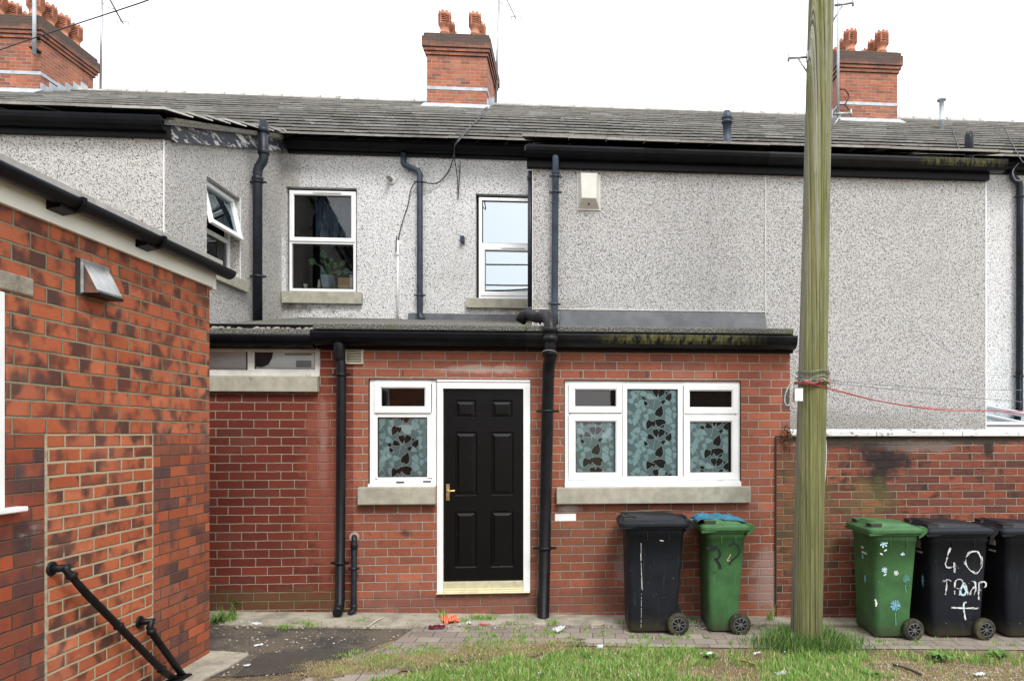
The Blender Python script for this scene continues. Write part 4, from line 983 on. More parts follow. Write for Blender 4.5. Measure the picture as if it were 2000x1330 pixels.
# --- door
Yd = YE+.02
D = (pxx(866,950), pxx(1022,950), at(944,1137,Yd).z, at(944,760,Yd).z)
fr_ = MB(); X0d, X1d, Z0d, Z1d = XDm+.002, dd[1]-.002, dd[2], dl[3]
fr_.box(X0d, D[0]-.002, YE+.0, YE+.09, Z0d+.001, D[3]+.0035); fr_.box(D[1]+.002, X1d, YE+.0, YE+.09, Z0d+.001, D[3]+.0035)
fr_.box(X0d, X1d, YE+.0, YE+.09, D[3]+.004, Z1d-.022); fr_.box(X0d-.0, X1d, YE-.008, YE+.08, Z1d-.020, Z1d-.001)
fr_.box(X0d+.015, X0d+.022, YE-.004, YE, Z0d+.02, Z1d-.06)
fo = fr_.build('door_frame', m_white, e2, bevel=.003)
dm = M('gloss_black_door_skin', .13, .3); tc = dm.n('ShaderNodeTexCoord').outputs['Object']; nn = dm.noise(dm.mapv(tc,(0,0,0),(60,60,4)), 1, 4, .6)
sp = dm.noise(tc, 60, 2, .5)
dm.col(dm.mix(dm.sm(sp,.76,.79), dm.mix(nn,(.0015,.0015,.002),(.003,.003,.0035)), (.25,.25,.24))); dm.rough(dm.ma('ADD',.22,dm.ma('MULTIPLY', dm.noise(tc,5,6,.7),.2))); dm.bump(nn,.0008,.5)
q = MB(); yd = Yd+.012
panels = [(888,930,781,817),(959,1001,781,817),(888,932,843,968),(958,1003,843,968),(888,931,998,1108),(958,1003,998,1108)]
rects = [(at(a,950,yd).x, at(b,950,yd).x, at(944,d,yd).z, at(944,c,yd).z) for a,b,c,d in panels]
hs_ = MB()
holes_y(q, yd, D[0], D[1], D[2]+.012, D[3], rects, .001)
for (a,b,c,d) in rects:           # moulded recess then raised field
    rings = []
    for ins, dep in ((0,0),(.012,.012),(.020,.012),(.045,.001)):
        rings.append([(a+ins,yd+dep,c+ins),(b-ins,yd+dep,c+ins),(b-ins,yd+dep,d-ins),(a+ins,yd+dep,d-ins)])
    for r0, r1 in zip(rings, rings[1:]):
        for k in range(4): q.add([r0[k], r0[(k+1)%4], r1[(k+1)%4], r1[k]], [(0,1,2,3)])
    q.add(rings[-1], [(0,1,2,3)])
q.box(D[0], D[1], yd+.016, yd+.045, D[2]+.012, D[3])
do = q.build('door', dm.m, e2)
q = MB(); hx = at(875,960,yd).x; hz_ = at(875,960,yd).z
q.box(hx-.016, hx+.016, yd-.010, yd+.002, hz_-.085, hz_+.075); q.tube([(hx,yd-.008,hz_+.01),(hx,yd-.055,hz_+.012)], .009, 10)
q.tube([(hx-.004,yd-.052,hz_+.012),(hx+.03,yd-.055,hz_+.010),(hx+.075,yd-.052,hz_+.014)], .0085, 10); q.lathe((hx,yd-.010,hz_-.05), [(.009,-.006),(.009,.002)], 12, axis='y')
q.build('handle', m_brass, do, bevel=.002)
q = MB(); q.box(X0d, X1d, YE-.045, YE+.09, Z0d-.012, Z0d+.0); q.build('threshold', m_thr, e2, bevel=.004)
q = MB(); q.box(D[0]+.001, D[1]-.001, YE-.012, YE+.025, Z0d+.001, Z0d+.030); q.box(D[0]+.001, D[1]-.001, YE-.026, YE-.0125, Z0d+.001, Z0d+.012); q.box(D[0]+.001,D[1]-.001,YE+.005,yd+.012,Z0d+.031,D[2]+.012); q.build('weather_bar', m_thr, e2, bevel=.002)

# --- three-light window
Yw_ = YE+.015; pz = lambda py, px_=1275: at(px_, py, Yw_).z; pxx = lambda px_, py=850: at(px_, py, Yw_).x
f0 = (ww[0], ww[1], pz(940), ww[3])
bars = [(pxx(1216),pxx(1225),pz(934),pz(752)), (pxx(1324),pxx(1334),pz(934),pz(752)), (pxx(1113),pxx(1216),pz(811),pz(807)), (pxx(1334),pxx(1436),pz(811),pz(807)), (pxx(1225),pxx(1324),pz(760),pz(752)), (pxx(1225),pxx(1324),pz(938),pz(930))]
o = window(e2, f0, Yw_, .045, [(pxx(1111), pxx(1215), pz(806), pz(750), .062, m_gdark), (pxx(1335), pxx(1441), pz(807), pz(751), .062, m_gdark),
    (pxx(1111), pxx(1215), pz(935), pz(811), .066, m_glass), (pxx(1335), pxx(1441), pz(936), pz(811), .066, m_glass), (pxx(1225), pxx(1324), pz(930), pz(760), 0, m_glass)], frame_bars=bars)
film(o, pxx(1122), pxx(1201), pz(924), pz(824), Yw_+.036, pxx(1168)-217*K3, pz(900.6)+95*K3); film(o, pxx(1225), pxx(1324), pz(930), pz(760), Yw_+.036, pxx(1225), pz(797)); film(o, pxx(1347), pxx(1424), pz(924), pz(824), Yw_+.036, pxx(1405.5)-217*K3, pz(883.7)+95*K3)
q = MB(); q.box(pxx(1135),pxx(1142),Yw_-.006,Yw_,pz(944),pz(940)); q.box(pxx(1402),pxx(1412),Yw_-.006,Yw_,pz(944),pz(940)); q.build('drain_slot', m_seal, o)
s_ = rect(1087, 951, 1466, 983, YE-.05); q = MB(); q.box(s_[0], s_[1], YE-.07, YE+.03, s_[2], s_[3]); q.build('sill', m_stone, e2, bevel=.008)
q = MB(); q.box(f0[0], f0[1], YE-.04, YE+.06, s_[3]+.001, f0[2]-.0005); q.build('drip_strip', m_white, e2, bevel=.003)
room(e2, f0[0]+.02, f0[1]-.02, f0[2]+.01, f0[3]-.01, YE+.14, .62)
# head joint shadow lines: mastic bead around frames
q = MB(); q.box(dl[0]-.004, dd[1]+.004, YE-.002, YE+.02, dl[3]-.001, dl[3]+.006); q.box(ww[0]-.004, ww[1]+.004, YE-.002, YE+.02, ww[3]-.001, ww[3]+.007)
q.box(dl[0]-.006, dl[0], YE-.002, YE+.02, dl[2], dl[3]-.002); q.box(ww[0]-.006, ww[0], YE-.002, YE+.02, ww[2]+.03, ww[3]-.002); q.box(ww[1], ww[1]+.006, YE-.002, YE+.02, ww[2]+.03, ww[3]-.002); q.box(dd[1], dd[1]+.006, YE-.002, YE+.02, dd[2], dl[3]-.002)
q.build('mastic_joint', m_seal, e2)
# white-painted bricks and weep holes
q = MB(); a = rect(1084,1003,1125,1017,YE); q.box(a[0],a[1],YE-.003,YE+.01,a[2],a[3]); q.build('painted_brick', m_white, e2)
q = MB()
for x, y in ((787,729),(1134,732),(1263,731),(1394,731)): c0 = at(x,y,YE); q.box(c0.x-.005,c0.x+.005,YE-.002,YE+.01,c0.z-.03,c0.z+.03)
q.build('weep_hole', m_seal, e2)
# air grille
a = rect(675, 679, 710, 711, YE); q = MB(); ring_y(q, a[0], a[1], a[2], a[3], .014, YE-.022, YE+.01)
for i in range(8): z = a[2]+.022+i*(a[3]-a[2]-.036)/8; q.box(a[0]+.014, a[1]-.014, YE-.017, YE-.006, z, z+.007)
q.box(a[0]+.012, a[1]-.012, YE-.005, YE+.005, a[2]+.012, a[3]-.012, 1); q.build('air_grille', [plain('cream_grille', (.62,.58,.45), .5, .4, dirt=((.3,.27,.18),.6)), m_seal], e2)
# black plate on the wall near the pole and the movement joint
q = MB(); a = rect(1529,758,1541,796,YE); q.box(a[0],a[1],YE-.004,YE+.01,a[2],a[3]); q.build('cement_patch', m_lead, e2)

# --- pipes on the extension
Yp = YE-.10
def P_(x,y,Y=None): return at(x,y,Y if Y is not None else Yp)
pipe(e2, [P_(663,664), P_(664,700), P_(666,708), P_(667,716), P_(666,900), P_(664,1180,YE-.08), P_(661,1190,YE-.13), P_(659,1197,YE-.20)], .043, m_iron, 'downpipe', [P_(667,732), P_(664,1099,YE-.085)], [P_(663,676)], 18, .07)
q = MB(); a = P_(663,664); q.lathe((a.x,a.y,a.z-.20), [(.045,0),(.052,.01),(.054,.18),(.050,.20)], 18); q.build('pipe_hopper', m_iron, e2)
pipe(e2, [P_(692,1048,YE-.0), P_(692,1050,YE-.05), P_(692,1056,YE-.06), P_(691,1185,YE-.06), P_(690,1192,YE-.07), P_(682,1199,YE-.10)], .026, m_dkpipe, 'waste_pipe', [P_(691,1110,YE-.06)], [P_(692,1066,YE-.06), P_(691,1186,YE-.06)], 12, .05)
q = MB(); c0 = at(692,1049,YE); q.lathe((c0.x,YE-.004,c0.z), [(.05,.006),(.045,-.006)], 16, axis='y'); q.build('pipe_mortar', plain('pinkish_mortar',(.40,.30,.24),.95,.1), e2)
# fat soil pipe with the elbow over the roof edge
Yq = YE-.20
a1 = at(1017,630,YE+.35); 
pts = [at(1016,628,YE+.32), at(1022,618,YE+.30), at(1032,614,YE+.26), at(1048,620,YE+.12), at(1060,618,YE-.0), at(1069,619,YE-.10), at(1074,627,YE-.20), at(1075,640,Yq-.06), at(1075,700,Yq-.05), at(1072,712,Yq), at(1071,730,Yq+.04), at(1066,960,Yq+.07), at(1061,1206,Yq+.09), at(1061,1214,Yq+.06)]
so_ = pipe(e2, pts, .058, m_iron, 'soil_pipe', [at(1070,803,Yq+.06), at(1064,1070,Yq+.08)], [at(1075,645,Yq-.06), at(1075,662,Yq-.06), at(1074,690,Yq-.05)], 20, .12)
q = MB()
for (x,y,Y,dr) in ((1022,618,YE+.30,'x'),(1030,614,YE+.27,'x'),(1054,620,YE+.06,'x'),(1062,618,YE-.03,'x')):
    c0 = at(x,y,Y); q.lathe((c0.x-.008,c0.y,c0.z), [(.058,0),(.070,.002),(.070,.02),(.058,.022)], 18, axis='x')
q.build('pipe_collar', m_dkpipe, so_)
q = MB(); c0 = at(1073,692,Yq-.05); ringp = [(c0.x+.075*math.cos(t), c0.y+.075*math.sin(t), c0.z-.03*math.sin(t)) for t in [i*math.pi/10 for i in range(21)]]; q.tube(ringp, .005, 6); q.build('wire_tie', m_wireg, so_)

# ================================================================== BOUNDARY WALL (right)
YB = YE-.022
XB0 = at(1517, 1000, YB).x
bw = empty('boundary_wall', (4.5, YB, gz(4.5)), 'rustic red brick boundary wall with white coping and soot stains behind the bins', 'wall')
zc = at(1750, 852, YB).z
q = MB(); q.box(XB0, 8.5, YB, YB+.22, -.5, zc); q.build('brickwork', m_bound, bw)
cm_ = M('flaking_white_coping', .7, .3); uv = cm_.uv(); nz = cm_.noise(cm_.mapv(uv,(0,0,0),(1,1.6,1)), 9, 9, .75); cm_.col(cm_.mix(cm_.sm(nz,.55,.60), (.70,.71,.70), (.16,.16,.15))); cm_.bump(nz,.004,.7)
xc0 = at(1606,845,YB).x-.35; q = MB(); x = xc0
while x < 8.5: q.box(x, x+.90, YB-.035, YB+.26, zc+.001, zc+.055); q.box(x,x+.90,YB+.02,YB+.20,zc+.055,zc+.072); x += .905
q.build('coping', cm_.m, bw, bevel=.006)
q = MB(); q.box(XB0-.012, XB0-.001, YB-.004, YB+.05, at(1515,1182,YB).z, at(1515,852,YB).z); q.build('movement_joint', m_seal, bw)
# wiry white string hanging down the wall
wire('hanging_string', [at(1613,858,YB-.01), at(1614,885,YB-.012), at(1612,930,YB-.014), at(1607,1000,YB-.014), at(1605,1060,YB-.014)], .0035, m_white); tag(bpy.data.objects['hanging_string'], 'thin white string hanging down the boundary wall just right of the timber pole', 'string')
# dead climber tangle at the extension corner
q = MB(); c0 = at(1538,852,YE-.08)
for i in range(46):
    p = c0+Vector((random.gauss(0,.02),random.gauss(0,.03),random.gauss(.0,.055))); d = Vector((random.gauss(0,.04),random.gauss(0,.03),random.gauss(-.03,.05)))
    q.tube([p, p+d*.6+Vector((random.gauss(0,.01),0,.01)), p+d], .004, 5)
tag(q.build('dead_climber', plain('dead_stem',(.12,.075,.04),.9,.1), None, loc=tuple(c0)), 'brown tangle of dead climber stems at the brick corner left of the pole', 'plant')
# white lean-to canopy beyond the wall at the right edge
cn = empty('lean_to_canopy', (XR+.9, 9, 1.9), 'white framed glazed lean-to roof behind the wall at the right edge', 'canopy')
q = MB(); ca = at(1925,822,8.0); cb = at(1915,835,8.0)
zq = at(1960,832,8.0).z
q.prism([(XR+.02,8.0,zq),(9,8.0,zq),(9,YR,zq+.30),(XR+.02,YR,zq+.30)], (0,0,.012)); q.build('glazing', glass_mat('polycarbonate', .25, tint=(.7,.8,.85), gtint=(.8,.9,.95)), cn)
q = MB(); q.box(XR+.01, 9, 7.95, 8.02, zq-.05, zq+.0, 0); q.box(XR+.03, 9, 7.93, 8.03, zq+.014, zq+.05)
x = XR+.05
while x < 9: q.prism([(x,8.0,zq+.014),(x+.05,8.0,zq+.014),(x+.05,YR-.02,zq+.314),(x,YR-.02,zq+.314)], (0,0,.03)); x += .7
q.build('frame', m_white, cn)
q = MB(); q.box(XR+.02, 9, 8.03, 8.06, -.2, zq-.05); q.build('screen_wall', m_lead, cn)

# ================================================================== NEAR BUILDING (left)
XN = -2.86; YN = 5.56
nb = empty('brick_outbuilding', (-4.2, 4, gz(-4)), 'near orange brick outbuilding at the left edge with a white fascia and black gutter', 'outbuilding')
zt_ = 2.925; yj1, yj2 = 3.917, 4.846; zj = 1.785
w = MB()
hole = (3.02, 3.66, 1.40, 2.50)
holes_x(w, XN, 0.8, YN, zj, zt_, [(3.02,3.66,zj,2.50)], .09, 0)
holes_x(w, XN, 0.8, yj1, -.3, zj, [(3.02,3.66,1.40,zj)], .09, 2)
w.quad((XN,yj1,-.3),(XN,yj2,-.3),(XN,yj2,zj),(XN,yj1,zj), 1)
w.quad((XN,yj2,-.3),(XN,YN,-.3),(XN,YN,zj),(XN,yj2,zj), 3)
w.quad((XN,YN,-.3),(-7,YN,-.3),(-7,YN,zt_),(XN,YN,zt_), 0); w.quad((-7,.8,-.3),(XN,.8,-.3),(XN,.8,zt_),(-7,.8,zt_), 0)
w.build('wall', [m_nearU, m_nearC, m_nearL, m_nearR], nb)
m_mj = plain('gritty_mortar', (.40,.34,.24), .95, .1, var=.3, nscale=30, bump=.004, bscale=120)
q = MB(); q.box(XN-.01, XN+.0015, yj1-.009, yj1+.009, -.2, zj); q.box(XN-.01, XN+.0015, yj2-.006, yj2+.006, -.2, zj); q.build('straight_joint', m_mj, nb)
q = MB(); q.box(XN-.02, XN+.028, 0.8, YN+.03, zt_, 3.075); q.box(XN+.028, XN+.030, YN-.012, YN+.032, zt_-.012, 3.07); q.box(XN-.3, XN+.028, YN+.031, YN+.045, zt_-.012, 3.075)
q.build('fascia', m_fascia, nb, bevel=.004)
q = MB(); gp = [(XN+.03+.115-a_*1.0, b_) for a_, b_ in []]
prof = []
for k in range(13):
    a = math.pi+math.pi*k/12; prof.append((XN+.088+math.cos(a)*.056, 3.075+math.sin(a)*.062))
prof += [(XN+.088+.047, 3.083), (XN+.088-.056+.009, 3.083)]
q.pyx(prof, .8, YN+.12, 0, True)
go = q.build('gutter', m_black, nb)
for yb_ in (3.98, 4.72):
    q = MB(); pr2 = []
    for k in range(13):
        a = math.pi+math.pi*k/12; pr2.append((XN+.088+math.cos(a)*.062, 3.073+math.sin(a)*.069))
    pr2 += [(XN+.15,3.088),(XN+.026,3.088)]
    q.pyx(pr2, yb_, yb_+.03); q.pyx([(XN+.027,3.06),(XN+.027,2.985),(XN+.10,3.0),(XN+.10,3.02)], yb_-.10, yb_+.02); q.build('gutter_bracket', m_black, go)
q = MB(); q.prism([(XN+.06,.6,3.10),(XN+.06,YN+.08,3.10),(-7,YN+.08,3.75),(-7,.6,3.75)], (0,0,.05)); q.build('roof', m_slate, nb)
# lintel, window, sill
q = MB(); q.box(XN-.08, XN+.006, 2.9, 3.83, 2.505, 2.60); q.build('lintel', m_conc, nb, bevel=.008)
q = MB(); q.box(XN-.06, XN-.0, 3.60, 3.655, 1.42, 2.495); q.box(XN-.06, XN-.0, 3.03, 3.10, 1.42, 2.495); q.box(XN-.059, XN-.001, 3.10, 3.60, 2.43, 2.495); q.box(XN-.059, XN-.001, 3.10, 3.60, 1.42, 1.49)
wo = q.build('window', m_white, nb, bevel=.004); q = MB(); q.quad((XN-.03,3.10,1.49),(XN-.03,3.60,1.49),(XN-.03,3.60,2.43),(XN-.03,3.10,2.43)); q.build('glass_pane', m_gdark, wo)
q = MB(); q.box(XN-.05, XN+.055, 2.98, 3.73, 1.392, 1.418); q.build('sill', m_white, nb, bevel=.006)
# stainless vent hood
hy0, hy1, hz0, hz1 = 4.17, 4.39, 2.60, 2.785
q = MB(); q.box(XN, XN+.012, hy0-.012, hy1+.012, hz0-.012, hz1+.012)
q.add([(XN+.012,hy0,hz1),(XN+.012,hy1,hz1),(XN+.092,hy1,hz0+.02),(XN+.092,hy0,hz0+.02),(XN+.012,hy0,hz0),(XN+.012,hy1,hz0),(XN+.092,hy1,hz0+.0),(XN+.092,hy0,hz0+.0)],
      [(0,1,2,3),(0,3,7,4),(1,5,6,2),(3,2,6,7)])
ho = q.build('vent_hood', m_chrome, nb)
q = MB(); q.box(XN+.013, XN+.105, hy0+.006, hy1-.006, hz0-.012, hz0+.004); q.build('hood_flap', m_iron, ho)
# dark line left of hood
q = MB(); q.box(XN-.002, XN+.004, hy0-.035, hy0-.013, hz0-.02, hz1+.01); q.build('mastic_joint', m_seal, nb)
# handrails
def rail(pts, r, label_=None):
    return pipe(nb, pts, r, m_iron, 'handrail', [], [], 14)
XH = XN+.075
def hp(px_, py, X=XH): return tuple(atx(px_, py, X))
a0 = atx(100,1110,XN+.0); r1 = rail([(XN-.01,a0.y,a0.z), (XN+.04,a0.y,a0.z), (XN+.07,a0.y+.02,a0.z), hp(128,1112), hp(170,1160), hp(320,1312), (XN+.075, atx(345,1330,XH).y, gz(-2.8)+.02)], .021)
q = MB(); q.lathe((XN-.001,a0.y,a0.z), [(.04,0),(.04,.008),(.028,.012)], 16, axis='x')
for p in (hp(140,1124), hp(232,1222), hp(315,1306)): q.lathe((p[0]-.0,p[1],p[2]), [(.022,-.018),(.027,-.016),(.027,.016),(.022,.018)], 14)
q.build('rail_collar', m_iron, r1)
a0 = atx(272,1214,XN); r2 = rail([(XN-.01,a0.y,a0.z), (XN+.04,a0.y,a0.z), (XN+.07,a0.y+.02,a0.z), hp(292,1224), hp(300,1240), hp(352,1312), (XN+.075, atx(358,1326,XH).y, gz(-2.8)+.02)], .021)
q = MB(); q.lathe((XN-.001,a0.y,a0.z), [(.04,0),(.04,.008),(.028,.012)], 16, axis='x'); p = hp(296,1233); q.lathe((p[0],p[1],p[2]), [(.022,-.018),(.027,-.016),(.027,.016),(.022,.018)], 14); q.build('rail_collar', m_iron, r2)
q = MB(); e = atx(350,1322,XH); q.box(XH-.05, XH+.06, e.y-.10, e.y+.06, gz(-2.8)-.01, gz(-2.8)+.035); q.build('rail_foot', m_iron, nb, bevel=.01)

# ================================================================== TELEGRAPH POLE
pb = atg(1575, 1262); YPb = pb.y
ptop = at(1604, 0, YPb+.0); 
tp = empty('telegraph_pole', (pb.x, pb.y, pb.z), 'tall green-stained timber utility pole standing in long grass in front of the boundary wall', 'pole')
axis = (ptop-Vector((pb.x,pb.y,pb.z))); topp = Vector((pb.x,pb.y,pb.z))+axis*1.45; axn = axis.normalized()
q = MB(); n = 40; rings = 60; r0 = .139; r1_ = .139-.030*1.45
vs = []; L_ = (topp-pb).length+.3
for i in range(rings+1):
    t = i/rings; c_ = pb-axn*.3+axn*(L_*t); r = r0+(r1_-r0)*t
    for k in range(n):
        a = 2*math.pi*k/n; nz_ = mnoise.noise(Vector((math.cos(a)*1.4, math.sin(a)*1.4, t*4)))*.006
        fl = -.010*max(0, 1-abs(((a-4.30+.03*math.sin(t*9)) % 6.283)-.0)/.05) if .06 < t < .5 else 0
        vs.append((c_.x+math.cos(a)*(r+nz_+fl), c_.y+math.sin(a)*(r+nz_+fl), c_.z))
fs = [(i*n+k, i*n+(k+1)%n, (i+1)*n+(k+1)%n, (i+1)*n+k) for i in range(rings) for k in range(n)]
q.add(vs, fs, 0, True); q.add([vs[rings*n+k] for k in range(n)], [tuple(range(n))])
q.build('pole_shaft', m_pole, tp)
def polec(z): t = (z-pb.z)/axis.z; return pb+axis*t
def step(px0, py0, px1, py1):
    a = at(px0, py0, YPb); b = at(px1, py1, YPb-.02); q = MB()
    q.tube([a, b], .011, 10); d = .05 if b.x > a.x else -.05
    q.tube([b+Vector((0,0,-.03)), b+Vector((0,0,.035))], .010, 8)
    m1 = a.lerp(b, .55); q.tube([m1, Vector((a.x-d*.2, YPb, a.z-.17))], .008, 8); q.box(a.x-.02,a.x+.02,YPb-.02,YPb+.02,a.z-.04,a.z+.04); q.box(a.x-d*.2-.012,a.x-d*.2+.012,YPb-.018,YPb+.018,a.z-.20,a.z-.15)
    q.build('step_iron', m_metal, tp)
step(1580, 112, 1540, 114); step(1624, 12, 1666, 6); step(1620, 224, 1662, 222)
# plate
q = MB(); Yt = YPb-.150; a = rect(1553,758,1569,783,Yt-.01); q.box(a[0],a[1],Yt,Yt+.004,a[2],a[3]); q.box(a[0]-.004,a[1]+.004,Yt+.0045,Yt+.02,a[2]-.004,a[3]+.004,1)
for xx, zz in ((.5,1),(.5,0)): q.lathe((a[0]+(a[1]-a[0])*xx, Yt-.002, a[2]+.010+(a[3]-a[2]-.02)*zz), [(.004,0),(.004,.004)], 8, mi=1, axis='y')
q.build('name_plate', [m_white, m_iron], tp)
# wires wound round the pole
def wrap(z, r, rad, mat, tilt=.0, turns=1.0, name='wire_loop'):
    pts = []
    for i in range(int(28*turns)+1):
        a = 2*math.pi*i/28; c_ = polec(z+tilt*math.sin(a+.6)+.01*math.sin(i*.9)); pts.append((c_.x+math.cos(a)*rad, c_.y+math.sin(a)*rad, c_.z+.004*math.sin(3*a)))
    q = MB(); q.tube(pts, r, 6); return q.build(name, mat, tp)
zw = at(1590,733,YPb-.14).z
for dz_, t_ in ((.045,.012),(.030,-.01),(.0,.02),(-.015,-.006)): wrap(zw+dz_, .0035, .142, m_wireg, t_)
m_rope = plain('weathered_rope', (.42,.38,.28), .9, .1, var=.3, nscale=40); m_red = plain('red_line', (.45,.06,.065), .5, .4, var=.15)
wrap(zw-.055, .007, .146, m_rope, .012, 2.0, 'rope_binding'); wrap(zw-.050, .006, .152, m_wireg, -.018, 1.0, 'rope_binding'); wrap(zw-.048, .005, .155, m_red, .02, 1.0, 'rope_binding')
q = MB()
for i in range(30):
    a = random.uniform(3.6,6.1); c_ = polec(zw-.055+random.gauss(0,.012)); p = Vector((c_.x+math.cos(a)*.155, c_.y+math.sin(a)*.155, c_.z)); d = Vector((random.gauss(0,.02),-.008,random.gauss(0,.015)))
    q.tube([p-d, p+Vector((0,-.012,.004)), p+d], .0035, 5, mi=(0,0,2,0,1,2)[i % 6])
q.build('rope_knot', [m_rope, m_red, m_wireg], tp)
lp = [at(1556,742,YPb-.12), at(1542,752,YPb-.12), at(1534,770,YPb-.12), at(1533,785,YPb-.12), at(1538,792,YPb-.12), at(1545,785,YPb-.12), at(1552,762,YPb-.13)]
tag(wire('rope_end', lp, .006, m_rope), 'loop of pale old rope dangling from the left of the timber pole', 'rope')
# lines to the right
YF = YR-1.9
def line(name, pts, r, mat, lab, cat, grp=None): o = wire(name, pts, r, mat, n=6, sub=10); tag(o, lab, cat, grp); return o
def mixY(px_): return YPb+(px_-1600)/400*1.2
line('washing_line', [at(1570,745,YPb-.15), at(1610,757,YPb-.11)]+[at(x,y,mixY(x)) for x,y in ((1660,770),(1720,784),(1800,797),(1860,802),(1930,803),(2000,803),(2060,802))], .0045, m_red, 'thick red washing line sagging right from the rope binding on the timber pole', 'line')
line('washing_line', [at(1572,744,YPb-.145), at(1612,755,YPb-.10)]+[at(x,y,mixY(x)-.03) for x,y in ((1700,779),(1780,793),(1850,799),(1930,801),(2000,809),(2060,811))], .0035, m_red, 'thinner red washing line running just under the thick one at the right edge', 'line')
line('washing_line', [at(1604,742,YPb-.10)]+[at(x,y,mixY(x)+.1) for x,y in ((1680,748),(1800,757),(1900,760),(2000,762),(2060,763))], .003, m_wireg, 'straight grey wire stretched from the pole across the blank wall, topmost line', 'wire')
line('washing_line', [at(1604,745,YPb-.08)]+[at(x,y,mixY(x)+.2) for x,y in ((1700,756),(1780,764),(1870,774),(2000,785),(2060,788))], .0032, m_wireg, 'white washing line between the grey wire and the red lines', 'line')
# ================================================================== AERIALS and overhead cable
def aerial(name, base, top, r, lab, yag=None, parent=None, mat=None):
    t = empty(name, tuple(base), lab, 'aerial')
    q = MB(); q.tube([base, top], r, 10); q.build('mast', mat or m_metal, t)
    if yag:
        a, b, els = yag; q = MB(); q.tube([a, b], .011, 6); d = b-a
        for k in range(els): p = a+d*((k+.5)/els); q.tube([p+Vector((-.02,-.07,.035)), p+Vector((.02,.07,-.035))], .005, 5)
        q.tube([b+Vector((-.12,0,.05)),b+Vector((-.12,0,-.05))], .008, 5); q.tube([b+Vector((-.13,0,.06)), b+Vector((.13,0,.05))], .008, 5); q.tube([b+Vector((.13,0,.05)),b+Vector((.14,0,-.04))], .008, 5)
        q.build('aerial_head', m_wire, t)
    return t
Ya = 17.9
aerial('tv_aerial', at(196,190,Ya), at(200,-40,Ya), .028, 'slim television aerial mast on the ridge just right of the left chimney', (at(212,-5,Ya), at(240,47,Ya), 14))
wire('aerial_cable', [at(200,5,Ya), at(208,14,Ya), at(222,18,Ya)], .008, m_wire, bpy.data.objects['tv_aerial'])
aerial('tv_aerial', at(968,222,Ya), at(976,-40,Ya), .030, 'tall television aerial mast on the ridge just right of the middle chimney', (at(988,-4,Ya), at(1008,38,Ya), 11))
wire('aerial_cable', [at(975,2,Ya), at(982,10,Ya), at(994,11,Ya)], .008, m_wire, bpy.data.objects['tv_aerial.001'])
aerial('tv_aerial', at(67,108,16.3), at(67,-30,16.3), .038, 'thick pale aerial mast strapped to the front of the left chimney', mat=m_leadl)
q = MB(); c0 = at(67,70,16.36); q.box(c0.x-.06,c0.x+.06,16.28,16.5,c0.z-.015,c0.z+.015); c0 = at(67,96,16.36); q.box(c0.x-.06,c0.x+.06,16.28,16.5,c0.z-.015,c0.z+.015); q.build('bracket', m_iron, bpy.data.objects['tv_aerial.002'])
aerial('tv_aerial', at(1637,232,16.3), at(1637,-30,16.3), .032, 'pale aerial mast bracketed to the right chimney beside the timber pole', mat=m_leadl)
q = MB()
for py in (175,205): q.tube([at(1637,py,16.3), at(1650,py,16.35), at(1658,py+10,16.45)], .014, 6)
q.tube([at(1650,175,16.35),at(1659,190,16.4),at(1650,205,16.35)], .012, 6); q.build('bracket', m_iron, bpy.data.objects['tv_aerial.003'])
line('overhead_cable', [at(-60,118,15), at(0,98,14), at(75,72,13), at(160,44,12), at(230,21,11), at(297,-2,10), at(420,-52,8.5)], .011, m_wire, 'overhead cable crossing the sky in front of the left chimney', 'cable')

